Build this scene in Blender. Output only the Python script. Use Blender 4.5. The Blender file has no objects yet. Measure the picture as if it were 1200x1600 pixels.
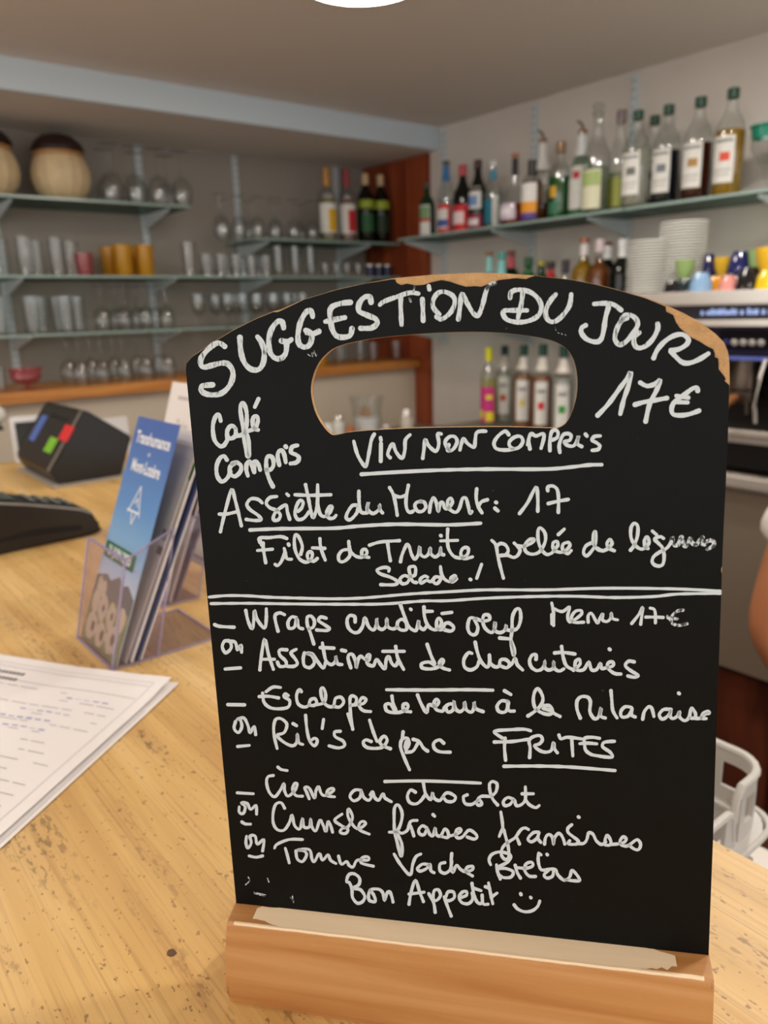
import bpy, bmesh, math, random
from mathutils import Vector, Matrix
random.seed(7)
S = bpy.context.scene
COL = S.collection

# ------------------------------------------------------------------ camera
F_PX, PITCH, ROLL, YAW = 1189.63, 0.25969, -0.029239, 0.673745     # focal length in px of a 1200x1600 frame
def _cam_rot():
    cp, sp = math.cos(PITCH), math.sin(PITCH)
    r0 = Matrix(((1, 0, 0), (0, -sp, -cp), (0, cp, -sp)))
    c, s = math.cos(YAW), math.sin(YAW); ry = Matrix(((c, -s, 0), (s, c, 0), (0, 0, 1)))
    c, s = math.cos(ROLL), math.sin(ROLL); rr = Matrix(((c, -s, 0), (s, c, 0), (0, 0, 1)))
    return rr @ r0 @ ry            # world -> (right, down, forward)
RC = _cam_rot()
EYE = Vector((0, 0, 1.45))
cam_d = bpy.data.cameras.new('camera')
cam = bpy.data.objects.new('camera', cam_d); COL.objects.link(cam)
m = Matrix((RC[0], -RC[1], -RC[2])).transposed().to_4x4()
m.translation = EYE
cam.matrix_world = m
cam_d.sensor_width = 36; cam_d.sensor_fit = 'AUTO'; cam_d.lens = F_PX * 36 / 1600
cam_d.clip_start = 0.02; cam_d.clip_end = 50
cam_d.dof.use_dof = True; cam_d.dof.focus_distance = 0.325; cam_d.dof.aperture_fstop = 10.3
S.camera = cam

# ------------------------------------------------------------------ world, lamps, exposure
W = bpy.data.worlds.new('world'); S.world = W; W.use_nodes = True
bg = W.node_tree.nodes['Background']
bg.inputs[0].default_value = (1.0, 0.985, 0.965, 1); bg.inputs[1].default_value = 0.95
S.view_settings.view_transform = 'Standard'; S.view_settings.look = 'None'
S.view_settings.exposure = 0.68; S.view_settings.gamma = 1.0
S.view_settings.use_curve_mapping = False
S.cycles.transparent_max_bounces = 32
S.cycles.max_bounces = 8
S.cycles.sample_clamp_indirect = 4.0
LAMPS = [(1.172, 1.491, 0.138, 24), (0.62, 0.10, 0.040, 165), (-0.45, 1.10, 0.040, 165), (-0.75, -0.45, 0.040, 185),
         (1.52, 0.58, 0.048, 235), (0.25, -1.15, 0.040, 165), (0.05, 1.95, 0.040, 146)]     # x, y, radius, strength

# ------------------------------------------------------------------ helpers
def at(px, py, **k):
    """point of the photograph's line of sight where X, Y or Z has the given value"""
    d = RC.transposed() @ Vector(((px - 600) / F_PX, (py - 800) / F_PX, 1.0))
    (ax, v), = k.items(); i = 'XYZ'.index(ax)
    return EYE + d * ((v - EYE[i]) / d[i])
def lin(c):
    return tuple((x / 255 / 12.92) if x / 255 <= .04045 else ((x / 255 + .055) / 1.055) ** 2.4 for x in c) + (1,)
def new_mat(name):
    m = bpy.data.materials.new(name); m.use_nodes = True
    return m, m.node_tree, m.node_tree.nodes['Principled BSDF']
def mat(name, rgb, rough=.5, metal=0, spec=.5, bump=0, bscale=200, var=0, vscale=8, emit=0, coat=0):
    m, t, b = new_mat(name)
    b.inputs['Base Color'].default_value = lin(rgb); b.inputs['Roughness'].default_value = rough
    b.inputs['Metallic'].default_value = metal; b.inputs['Specular IOR Level'].default_value = spec
    b.inputs['Coat Weight'].default_value = coat
    if emit:
        b.inputs['Emission Color'].default_value = lin(rgb); b.inputs['Emission Strength'].default_value = emit
    tc = t.nodes.new('ShaderNodeTexCoord')
    if var:
        n = t.nodes.new('ShaderNodeTexNoise'); n.inputs['Scale'].default_value = vscale; n.inputs['Detail'].default_value = 4
        t.links.new(tc.outputs['Object'], n.inputs['Vector'])
        mx = t.nodes.new('ShaderNodeMix'); mx.data_type = 'RGBA'
        mx.inputs['A'].default_value = lin([c * (1 - var) for c in rgb]); mx.inputs['B'].default_value = lin([min(255, c * (1 + var)) for c in rgb])
        t.links.new(n.outputs['Fac'], mx.inputs['Factor']); t.links.new(mx.outputs['Result'], b.inputs['Base Color'])
    if bump:
        n = t.nodes.new('ShaderNodeTexNoise'); n.inputs['Scale'].default_value = bscale; n.inputs['Detail'].default_value = 3
        t.links.new(tc.outputs['Object'], n.inputs['Vector'])
        bp = t.nodes.new('ShaderNodeBump'); bp.inputs['Strength'].default_value = bump; bp.inputs['Distance'].default_value = .002
        t.links.new(n.outputs['Fac'], bp.inputs['Height']); t.links.new(bp.outputs['Normal'], b.inputs['Normal'])
    return m
def glass_mat(name, tint=(245, 248, 248), edge=(120, 130, 130), gloss=.10, diff=0, dcol=(200, 220, 215), rough=.02):
    """thin clear glass: clear seen face on, darker and shinier towards its rim"""
    m, t, b = new_mat(name); t.nodes.remove(b)
    N, L = t.nodes, t.links
    out = [n for n in N if n.type == 'OUTPUT_MATERIAL'][0]
    lw = N.new('ShaderNodeLayerWeight'); lw.inputs['Blend'].default_value = .5
    p3 = N.new('ShaderNodeMath'); p3.operation = 'POWER'; p3.inputs[1].default_value = 3; L.new(lw.outputs['Facing'], p3.inputs[0])
    mx = N.new('ShaderNodeMix'); mx.data_type = 'RGBA'; mx.inputs['A'].default_value = lin(tint); mx.inputs['B'].default_value = lin(edge)
    L.new(p3.outputs[0], mx.inputs['Factor'])
    tr = N.new('ShaderNodeBsdfTransparent'); L.new(mx.outputs['Result'], tr.inputs['Color'])
    gl = N.new('ShaderNodeBsdfGlossy'); gl.inputs['Roughness'].default_value = rough
    ma = N.new('ShaderNodeMath'); ma.operation = 'MULTIPLY_ADD'; L.new(p3.outputs[0], ma.inputs[0])
    ma.inputs[1].default_value = .22; ma.inputs[2].default_value = gloss * .4; ma.use_clamp = True
    ms = N.new('ShaderNodeMixShader'); L.new(ma.outputs[0], ms.inputs[0]); L.new(tr.outputs[0], ms.inputs[1]); L.new(gl.outputs[0], ms.inputs[2])
    last = ms
    if diff:
        df = N.new('ShaderNodeBsdfDiffuse'); df.inputs['Color'].default_value = lin(dcol)
        m2 = N.new('ShaderNodeMixShader'); m2.inputs[0].default_value = diff
        L.new(ms.outputs[0], m2.inputs[1]); L.new(df.outputs[0], m2.inputs[2]); last = m2
    L.new(last.outputs[0], out.inputs['Surface'])
    return m
def wood_mat(name, base, dark, light, sx=60, sy=3, rough=.45, speck=.0, axis='Y', coat=0, big=0):
    m, t, b = new_mat(name); N, L = t.nodes, t.links
    b.inputs['Roughness'].default_value = rough; b.inputs['Coat Weight'].default_value = coat; b.inputs['Coat Roughness'].default_value = .2
    tc = N.new('ShaderNodeTexCoord'); mp = N.new('ShaderNodeMapping')
    sc = {'Y': (sx, sy, sx), 'X': (sy, sx, sx), 'Z': (sx, sx, sy)}[axis]
    mp.inputs['Scale'].default_value = sc; L.new(tc.outputs['Object'], mp.inputs['Vector'])
    n = N.new('ShaderNodeTexNoise'); n.inputs['Scale'].default_value = 1; n.inputs['Detail'].default_value = 6; n.inputs['Distortion'].default_value = .8
    L.new(mp.outputs[0], n.inputs['Vector'])
    cr = N.new('ShaderNodeValToRGB'); e = cr.color_ramp.elements
    e[0].position = .30; e[0].color = lin(dark); e[1].position = .72; e[1].color = lin(light)
    k = cr.color_ramp.elements.new(.5); k.color = lin(base)
    L.new(n.outputs['Fac'], cr.inputs[0]); last = cr.outputs[0]
    if speck:      # short dark dents and pores lying along the grain
        def noise(sc, det=3, rot=.03, dist=0):
            mp2 = N.new('ShaderNodeMapping'); mp2.inputs['Scale'].default_value = sc; mp2.inputs['Rotation'].default_value = (0, 0, rot); L.new(tc.outputs['Object'], mp2.inputs['Vector'])
            n2 = N.new('ShaderNodeTexNoise'); n2.inputs['Scale'].default_value = 1; n2.inputs['Detail'].default_value = det; n2.inputs['Distortion'].default_value = dist
            L.new(mp2.outputs[0], n2.inputs['Vector']); return n2.outputs['Fac']
        def ramp(src, lo, hi, top):
            mr = N.new('ShaderNodeMapRange'); mr.inputs['From Min'].default_value = lo; mr.inputs['From Max'].default_value = hi; mr.inputs['To Max'].default_value = top
            L.new(src, mr.inputs['Value']); return mr.outputs[0]
        def times(a_, b_):
            mm_ = N.new('ShaderNodeMath'); mm_.operation = 'MULTIPLY'; L.new(a_, mm_.inputs[0]); L.new(b_, mm_.inputs[1]); return mm_.outputs[0]
        def over(last, f_, col):
            mx = N.new('ShaderNodeMix'); mx.data_type = 'RGBA'; mx.inputs['B'].default_value = lin(col)
            L.new(f_, mx.inputs['Factor']); L.new(last, mx.inputs['A']); return mx.outputs['Result']
        streak = noise((26, 2.6, 26), 4, .05, .6)
        last = over(last, ramp(streak, .52, .72, .45), (176, 134, 84))                                        # broad darker bands of grain
        last = over(last, ramp(noise((620, 9, 620), 2, .04), .50, .68, .34), (150, 108, 62))                   # hairlines
        last = over(last, times(ramp(noise((330, 110, 330), 3), .55, .62, 1), ramp(streak, .55, .66, speck * .9)), (104, 76, 48))   # dents gathered along the bands
        last = over(last, ramp(noise((380, 200, 380), 2), .66, .70, speck * .8), (112, 78, 46))                # scattered pits
        last = over(last, ramp(noise((7, 4, 7), 2, 0), .5, .8, .25), (228, 196, 140))                          # paler scrubbed zones
    L.new(last, b.inputs['Base Color'])
    bp = N.new('ShaderNodeBump'); bp.inputs['Strength'].default_value = .15; bp.inputs['Distance'].default_value = .001
    L.new(n.outputs['Fac'], bp.inputs['Height']); L.new(bp.outputs['Normal'], b.inputs['Normal'])
    return m

def mesh_obj(name, bm, material, parent=None, smooth=False, loc=None):
    me = bpy.data.meshes.new(name)
    bmesh.ops.recalc_face_normals(bm, faces=bm.faces)
    bm.to_mesh(me); bm.free()
    if material: me.materials.append(material)
    if smooth:
        for p in me.polygons: p.use_smooth = True
        try: me.set_sharp_from_angle(angle=math.radians(38))
        except Exception: pass
    o = bpy.data.objects.new(name, me); COL.objects.link(o)
    if parent: o.parent = parent
    if loc is not None: o.location = loc
    return o
def tag(o, label=None, cat=None, group=None, kind=None):
    if label: o['label'] = label
    if cat: o['category'] = cat
    if group: o['group'] = group
    if kind: o['kind'] = kind
    return o
def thing(name, label, cat, loc=(0, 0, 0), rz=0, group=None):
    o = bpy.data.objects.new(name, None); COL.objects.link(o); o.empty_display_size = .02
    o.location = loc; o.rotation_euler = (0, 0, rz)
    return tag(o, label, cat, group)
def dup(o, loc=None, rz=None, label=None, parent=None):
    c = o.copy(); COL.objects.link(c)
    if parent is not None: c.parent = parent
    if loc is not None: c.location = loc
    if rz is not None: c.rotation_euler = (0, 0, rz)
    if label: c['label'] = label
    for ch in list(o.children): dup(ch, parent=c)
    return c
def B(): return bmesh.new()
def box(bm, x0, x1, y0, y1, z0, z1, bevel=0, M=None):
    vs = [bm.verts.new((x, y, z)) for z in (z0, z1) for y in (y0, y1) for x in (x0, x1)]
    fs = [bm.faces.new([vs[i] for i in q]) for q in ((0, 2, 3, 1), (4, 5, 7, 6), (0, 1, 5, 4), (2, 6, 7, 3), (0, 4, 6, 2), (1, 3, 7, 5))]
    if bevel:
        es = list({e for f_ in fs for e in f_.edges})
        r = bmesh.ops.bevel(bm, geom=es, offset=bevel, segments=2, affect='EDGES')
        vs = list({v for f_ in r['faces'] for v in f_.verts} | {v for v in vs if v.is_valid})
    if M:
        for v in vs: v.co = M @ v.co
    return bm
def lathe(bm, prof, seg=24, M=None, a0=0, a1=2 * math.pi):
    full = abs(a1 - a0 - 2 * math.pi) < 1e-6
    n = seg if full else seg + 1
    rings = []
    for r, z in prof:
        if r < 1e-6: rings.append([bm.verts.new((0, 0, z))])
        else: rings.append([bm.verts.new((r * math.cos(a0 + (a1 - a0) * i / seg), r * math.sin(a0 + (a1 - a0) * i / seg), z)) for i in range(n)])
    for a, b in zip(rings, rings[1:]):
        for i in range(seg):
            j = (i + 1) % n
            if len(a) == 1 and len(b) == 1: continue
            if len(a) == 1: bm.faces.new((a[0], b[i], b[j]))
            elif len(b) == 1: bm.faces.new((a[i], a[j], b[0]))
            else: bm.faces.new((a[i], a[j], b[j], b[i]))
    if M:
        for rg in rings:
            for v in rg: v.co = M @ v.co
    return bm
def prism(bm, pts, axis, a, b):
    """polygon pts swept from a to b; axis 'X','Y','Z' = sweep axis"""
    f = {'X': lambda p, t: (t, p[0], p[1]), 'Y': lambda p, t: (p[0], t, p[1]), 'Z': lambda p, t: (p[0], p[1], t)}[axis]
    A = [bm.verts.new(f(p, a)) for p in pts]; C_ = [bm.verts.new(f(p, b)) for p in pts]
    bm.faces.new(A); bm.faces.new(C_[::-1]); n = len(pts)
    for i in range(n): bm.faces.new((A[i], A[(i + 1) % n], C_[(i + 1) % n], C_[i]))
    return bm
def tube(bm, pts, r, seg=8, closed=False):
    pts = [Vector(p) for p in pts]; rings = []; n = len(pts)
    rr = r if isinstance(r, (list, tuple)) else [r] * n
    up = Vector((0, 0, 1))
    for i, p in enumerate(pts):
        if closed: t = pts[(i + 1) % n] - pts[i - 1]
        else: t = pts[min(i + 1, n - 1)] - pts[max(i - 1, 0)]
        t.normalize(); s = t.cross(up)
        if s.length < 1e-3: s = t.cross(Vector((0, 1, 0)))
        s.normalize(); u = s.cross(t)
        rings.append([bm.verts.new(p + (s * math.cos(2 * math.pi * k / seg) + u * math.sin(2 * math.pi * k / seg)) * rr[i]) for k in range(seg)])
    m_ = n if closed else n - 1
    for i in range(m_):
        a, b = rings[i], rings[(i + 1) % n]
        for k in range(seg): bm.faces.new((a[k], a[(k + 1) % seg], b[(k + 1) % seg], b[k]))
    if not closed: bm.faces.new(rings[0][::-1]); bm.faces.new(rings[-1])
    return bm
def catmull(P, sub=5):
    if len(P) < 3: return P
    Q = [P[0]] + P + [P[-1]]; out = []
    for i in range(1, len(Q) - 2):
        p0, p1, p2, p3 = Q[i - 1:i + 3]
        for k in range(sub):
            t = k / sub
            out.append(tuple(.5 * ((2 * p1[j]) + (-p0[j] + p2[j]) * t + (2 * p0[j] - 5 * p1[j] + 4 * p2[j] - p3[j]) * t * t + (-p0[j] + 3 * p1[j] - 3 * p2[j] + p3[j]) * t ** 3) for j in range(len(p1))))
    out.append(P[-1]); return out
def text_part(name, txt, material, parent, loc, rot, size, sx=1, align='CENTER', bold=0):
    cu = bpy.data.curves.new(name, 'FONT'); cu.body = txt; cu.size = size; cu.align_x = align; cu.align_y = 'CENTER'
    cu.offset = bold; cu.extrude = .00004; cu.resolution_u = 3
    tmp = bpy.data.objects.new(name, cu); COL.objects.link(tmp)
    dg = bpy.context.evaluated_depsgraph_get(); me = bpy.data.meshes.new_from_object(tmp.evaluated_get(dg))
    bpy.data.objects.remove(tmp); me.materials.clear(); me.materials.append(material)
    for v in me.vertices: v.co.x *= sx
    o = bpy.data.objects.new(name, me); COL.objects.link(o); o.parent = parent
    o.matrix_local = Matrix.Translation(loc) @ rot.to_4x4()
    return o
# ------------------------------------------------------------------ materials
M_ceil = mat('ceiling_paint', (222, 214, 206), .9, bump=.15, bscale=40)
M_soffit = mat('pale_blue_paint', (206, 220, 230), .8)
M_wall_l = mat('warm_grey_paint', (158, 150, 142), .9, bump=.1, bscale=60)
M_wall_r = mat('light_grey_paint', (214, 206, 198), .85, var=.05, vscale=3)
M_low = mat('taupe_paint', (206, 192, 172), .85)
M_red_wood = wood_mat('red_brown_wood', (140, 62, 30), (108, 44, 20), (162, 80, 42), 14, 2, .4, axis='Z')
M_ledge = wood_mat('honey_ledge_wood', (200, 132, 62), (170, 104, 46), (222, 156, 84), 30, 2, .4, axis='X')
M_counter = wood_mat('worn_yellow_pine', (214, 175, 110), (196, 154, 92), (228, 194, 134), 34, 1.6, .42, speck=.85)
M_floor = mat('dark_red_brown_tile', (92, 58, 40), .45, var=.15, vscale=6)
M_shelf = glass_mat('shelf_glass', (225, 238, 232), (120, 150, 140), .12, diff=.16, dcol=(150, 178, 170))
M_edge = mat('shelf_edge_green_grey', (150, 172, 164), .25, spec=.8)
M_rail = mat('pale_blue_metal_rail', (204, 212, 216), .5)
M_rail_slot = mat('dark_rail_slot', (160, 170, 176), .7)
M_steel = mat('brushed_steel', (218, 212, 204), .34, metal=.6)
M_steel_d = mat('steel_door_brown_grey', (156, 143, 126), .45, metal=.5)
M_black = mat('satin_black_plastic', (16, 15, 16), .35)
M_lamp = mat('lit_white_diffuser', (255, 248, 238), .5, emit=1)
M_lamp_rim = mat('white_lamp_rim', (236, 232, 226), .5)

CEIL, XR, YS, YL, ZS = 2.15, 2.30, 2.454, 2.945, 2.067
def struct(name, bm, m, smooth=False):
    o = mesh_obj(name, bm, m, smooth=smooth); o['kind'] = 'structure'; return o
struct('ceiling', box(B(), -2.2, XR + .1, -2.6, YL + .1, CEIL, CEIL + .08), M_ceil)
struct('floor', box(B(), -2.2, XR + .1, -2.6, YL + .1, -.08, 0), M_floor)
struct('wall_left', box(B(), -2.2, XR, YL, YL + .1, 0, ZS), M_wall_l)
struct('wall_right', box(B(), XR, XR + .1, -2.6, YL + .1, 0, CEIL), M_wall_r)
# dropped box along the left wall
struct('trim_1', box(B(), -2.2, XR, YS, YS + .02, ZS, CEIL), M_soffit)
struct('trim_2', box(B(), -2.2, XR, YS + .02, YL + .1, ZS, ZS + .03), M_ceil)
# low wall under the honey coloured ledge, and the ledge
struct('wall_low', box(B(), -2.2, XR - .0, 2.61, YL, 0, 1.195), M_low)
struct('trim_3', box(B(), -2.2, XR - .012, 2.575, YL, 1.197, 1.232, .003), M_ledge)
# red brown wood lining at the end of the right wall, in boards
lin_t = struct('trim_4', box(B(), XR - .012, XR - .002, 2.508, YL - .002, 0, ZS - .002), M_red_wood)
lin_t['label'] = 'red brown wood lining at the end of the bottle wall'
for k in range(3):
    y0 = 2.512 + k * .144
    mesh_obj('board', box(B(), XR - .02, XR - .0122, y0, y0 + .138, 1.236, ZS - .004, .002), M_red_wood, lin_t)
mesh_obj('board', box(B(), XR - .02, XR - .0122, 2.512, 2.606, .9, 1.19, .002), M_red_wood, lin_t)

# ceiling lamps (only the first is in view)
for i, (lx, ly, lr, ls) in enumerate(LAMPS):
    t = thing('ceiling_lamp', ('round lit ceiling panel above the bottle shelves, cut by the top edge' if i == 0 else 'round lit ceiling panel out of view number'), 'lamp', (lx, ly, CEIL - .0085))
    if i: t['label'] = ['', 'round lit panel above the near end of the wooden bar', 'round lit panel above the customers side by the card terminal', 'round lit panel behind the photographer',
                        'round lit panel above the aisle behind the bar', 'round lit panel farthest behind the photographer', 'round lit panel near the wall of glasses'][i]
    mesh_obj('lamp_rim', lathe(B(), [(lr, .008), (lr + .010, .008), (lr + .010, .001), (lr, 0), (lr, .008)], 48), M_lamp_rim, t, True)
    mm = M_lamp.copy(); mm.node_tree.nodes['Principled BSDF'].inputs['Emission Strength'].default_value = ls
    mesh_obj('diffuser', lathe(B(), [(0, .001), (lr, .001), (lr, .007), (0, .007)], 48), mm, t)

# ------------------------------------------------------------------ the wooden bar counter
CT = 1.138
poly = [(-1.3, -1.2), (.39, -1.2), (.39, 1.02), (.66, 1.38), (.66, 1.88), (-1.3, 1.88)]
t = thing('bar_counter', 'long bar top of worn yellow pine', 'bar counter', (0, 0, 0))
def slab(bm, pts, z0, z1, bev):
    prism(bm, pts, 'Z', z0, z1)
    es = [e for e in bm.edges if abs(e.verts[0].co.z - e.verts[1].co.z) < 1e-6]
    bmesh.ops.bevel(bm, geom=es, offset=bev, segments=3, affect='EDGES'); return bm
mesh_obj('bar_top', slab(B(), poly, CT - .04, CT, .006), M_counter, t, True)
kp = at(268, 1489, Z=CT)
kb = B(); kv = [kb.verts.new((kp.x + .0022 * math.cos(a_ * .628) * (1 + .2 * math.sin(a_ * 3)), kp.y + .0032 * math.sin(a_ * .628) * (1 + .15 * math.cos(a_ * 5)), CT + .00005)) for a_ in range(10)]; kb.faces.new(kv)
kn = mesh_obj('knot', kb, mat('dark_knot', (86, 60, 38), .6, var=.3, vscale=400), t); kn['label'] = 'small dark knot left of the board foot'
kq = at(360, 1162, Z=CT)
fr = [(-.9, -1.15), (.30, -1.15), (.30, 1.08), (.58, 1.44), (.58, 1.82), (-.9, 1.82)]
mesh_obj('bar_front', prism(B(), fr, 'Z', 0, CT - .041), mat('bar_front_wood', (120, 84, 52), .5, var=.1), t)
# lower inner worktop behind the bar
t = thing('inner_worktop', 'low steel worktop behind the wooden bar under the grey basket', 'worktop', (0, 0, 0))
mesh_obj('top_plate', box(B(), .40, .74, -.6, .99, .865, .885, .003), M_steel, t)
mesh_obj('cabinet_body', box(B(), .402, .70, -.58, .97, .0, .864), mat('inner_cabinet_brown', (86, 56, 40), .5), t)

# ------------------------------------------------------------------ worktop and fridge along the right wall
t = thing('back_worktop', 'steel edged worktop along the right wall carrying machine and syrup bottles', 'worktop', (0, 0, 0))
mesh_obj('top_plate', box(B(), 1.90, XR - .02, -.6, 2.12, .985, 1.015, .003), M_steel_d, t)
mesh_obj('front_rail', box(B(), 1.872, 1.899, -.6, 2.12, .983, 1.021, .008), M_steel, t, True)
t = thing('bar_fridge', 'brown grey steel fridge under the coffee machine worktop', 'fridge', (0, 0, 0))
mesh_obj('body', box(B(), 1.93, XR - .02, -.55, 2.10, .47, .984), M_steel_d, t)
for k in range(4):
    d = mesh_obj('door', box(B(), 1.905, 1.928, -.54 + k * .66, .11 + k * .66, .475, .975, .004), M_steel_d, t, True)
M_plinth = wood_mat('dark_plinth_wood', (92, 42, 24), (66, 28, 14), (112, 54, 32), 14, 2, .45, axis='Z')
t = thing('plinth_cabinet', 'dark red brown base cabinet under the steel fridge', 'cabinet', (0, 0, 0))
mesh_obj('body', box(B(), 1.95, XR - .02, -.55, 2.10, 0, .468), M_plinth, t)
for k in range(4): mesh_obj('panel', box(B(), 1.935, 1.949, -.54 + k * .66, .11 + k * .66, .02, .455, .003), M_plinth, t)

t = thing('low_cabinet', 'low cabinet in the far corner below the wood lining carrying jars', 'cabinet', (0, 0, 0))
mesh_obj('top_plate', box(B(), 1.50, 2.27, 2.16, 2.57, .928, .950, .002), M_steel_d, t)
mesh_obj('body', box(B(), 1.53, 2.26, 2.18, 2.56, 0, .927), M_low, t)
mesh_obj('door', box(B(), 1.51, 1.529, 2.19, 2.55, .05, .915, .003), M_red_wood, t)
# ------------------------------------------------------------------ the menu board on its wooden foot
M_mdf = mat('raw_board_tan', (192, 154, 108), .85, bump=.5, bscale=900, var=.14, vscale=260)
def paint_mat():
    m, t, b = new_mat('black_board_paint'); N, L = t.nodes, t.links
    b.inputs['Base Color'].default_value = lin((5, 9, 11)); b.inputs['Specular IOR Level'].default_value = .14
    tc = N.new('ShaderNodeTexCoord')
    n = N.new('ShaderNodeTexNoise'); n.inputs['Scale'].default_value = 45; n.inputs['Detail'].default_value = 5; L.new(tc.outputs['Object'], n.inputs['Vector'])
    mr = N.new('ShaderNodeMapRange'); mr.inputs['To Min'].default_value = .36; mr.inputs['To Max'].default_value = .50
    L.new(n.outputs['Fac'], mr.inputs['Value']); L.new(mr.outputs[0], b.inputs['Roughness'])
    mp = N.new('ShaderNodeMapping'); mp.inputs['Scale'].default_value = (1500, 1500, 500); L.new(tc.outputs['Object'], mp.inputs['Vector'])
    n2 = N.new('ShaderNodeTexNoise'); n2.inputs['Scale'].default_value = 1; L.new(mp.outputs[0], n2.inputs['Vector'])
    bp = N.new('ShaderNodeBump'); bp.inputs['Strength'].default_value = .12; bp.inputs['Distance'].default_value = .0003
    L.new(n2.outputs['Fac'], bp.inputs['Height']); L.new(bp.outputs['Normal'], b.inputs['Normal'])
    # pale dust specks
    n3 = N.new('ShaderNodeTexNoise'); n3.inputs['Scale'].default_value = 330; n3.inputs['Detail'].default_value = 1; L.new(tc.outputs['Object'], n3.inputs['Vector'])
    m3 = N.new('ShaderNodeMapRange'); m3.inputs['From Min'].default_value = .80; m3.inputs['From Max'].default_value = .86; m3.inputs['To Max'].default_value = .35
    L.new(n3.outputs['Fac'], m3.inputs['Value'])
    mx = N.new('ShaderNodeMix'); mx.data_type = 'RGBA'; mx.inputs['A'].default_value = lin((5, 9, 11)); mx.inputs['B'].default_value = lin((130, 128, 126))
    L.new(m3.outputs[0], mx.inputs['Factor']); L.new(mx.outputs['Result'], b.inputs['Base Color'])
    return m
M_paint = paint_mat()
def ink_mat(name, holes, scale=(900, 260, 260)):
    m, t, b = new_mat(name); N, L = t.nodes, t.links
    b.inputs['Roughness'].default_value = .7
    tc = N.new('ShaderNodeTexCoord'); mp = N.new('ShaderNodeMapping'); mp.inputs['Scale'].default_value = scale; L.new(tc.outputs['Object'], mp.inputs['Vector'])
    n = N.new('ShaderNodeTexNoise'); n.inputs['Scale'].default_value = 1; n.inputs['Detail'].default_value = 4; L.new(mp.outputs[0], n.inputs['Vector'])
    cr = N.new('ShaderNodeValToRGB'); e = cr.color_ramp.elements
    e[0].position = holes - .06; e[0].color = lin((60, 64, 68)); e[1].position = holes + .07; e[1].color = lin((204, 218, 228))
    L.new(n.outputs['Fac'], cr.inputs[0]); L.new(cr.outputs[0], b.inputs['Base Color']); return m
INK = {'solid': ink_mat('white_chalk_ink', .22), 'brushed': ink_mat('brushed_chalk_ink', .37, (1500, 260, 260)), 'faded': ink_mat('faded_chalk_ink', .50, (900, 500, 500))}
M_foot_w = wood_mat('varnished_orange_beech', (192, 138, 82), (172, 112, 58), (208, 158, 108), 90, 4, .38, axis='X', coat=.25)

A_B, LEAN, TILT = -.888, .0612, .0323
u0 = Vector((math.cos(A_B), math.sin(A_B), 0)); n0 = Vector((-math.sin(A_B), math.cos(A_B), 0))
v0 = Vector((0, 0, 1)) * math.cos(LEAN) + n0 * math.sin(LEAN)
bu = u0 * math.cos(TILT) + v0 * math.sin(TILT); bv = v0 * math.cos(TILT) - u0 * math.sin(TILT)
bn = bu.cross(bv).normalized()                     # towards the reader
if bn.dot(EYE - Vector((.1966, .2029, 1.18))) < 0: bn = -bn
P0 = Vector((.1966, .2029, 1.45 - .2678))
def bd(px, py, off=0.0):
    d = RC.transposed() @ Vector(((px - 600) / F_PX, (py - 800) / F_PX, 1.0))
    p = EYE + d * ((P0 - EYE).dot(bn) / d.dot(bn)); q = p - P0
    return Vector((q.dot(bu), q.dot(bv), off))
board = thing('menu_board', 'black chalk menu board with arched top and handle hole on a wooden foot', 'menu board', P0)
board.rotation_euler = Matrix((bu, bv, bn)).transposed().to_euler()

OUT = [(369, 1411), (290, 578), (291, 567), (300, 557), (330, 536), (365, 515), (400, 497.5), (430, 485), (436, 484.5), (475, 467.5), (525, 452.5), (570, 442.5), (615, 434.5), (675, 429.2), (745, 426), (790, 427.2), (835, 430.2), (893, 436.5), (925, 442.5), (958, 450.5),
       (1007, 464.5), (1036, 474.5), (1067, 488.5), (1094, 503), (1119, 522), (1132, 535.5), (1138, 550), (1140, 567), (1140.5, 601), (1137.5, 680), (1134.5, 747), (1131, 818), (1127, 929), (1119, 1150), (1114, 1315), (1110, 1416), (1107.5, 1490)]
HOLE = [(507.5, 555), (527.7, 541), (571.7, 530.5), (626.7, 524), (681.7, 520), (736.7, 518.3), (791.7, 520.5), (846.7, 528), (876, 538), (893, 555), (901, 580), (902, 610), (896.5, 636), (887, 657.7), (876, 667), (861, 669), (791.7, 667), (700, 667.8), (626.7, 669.8), (553, 674.5), (527.7, 679.3), (516, 678), (502, 662), (491, 640), (485.5, 612), (488.5, 589), (496, 570)]
def smooth_loop(P, sub):
    Q = P[-2:] + P + P[:2]; s = catmull([tuple(p) for p in Q], sub); return s[2 * sub: len(s) - 1 - 1 * sub][: len(P) * sub]
HOLE_S = smooth_loop(HOLE, 3)
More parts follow.
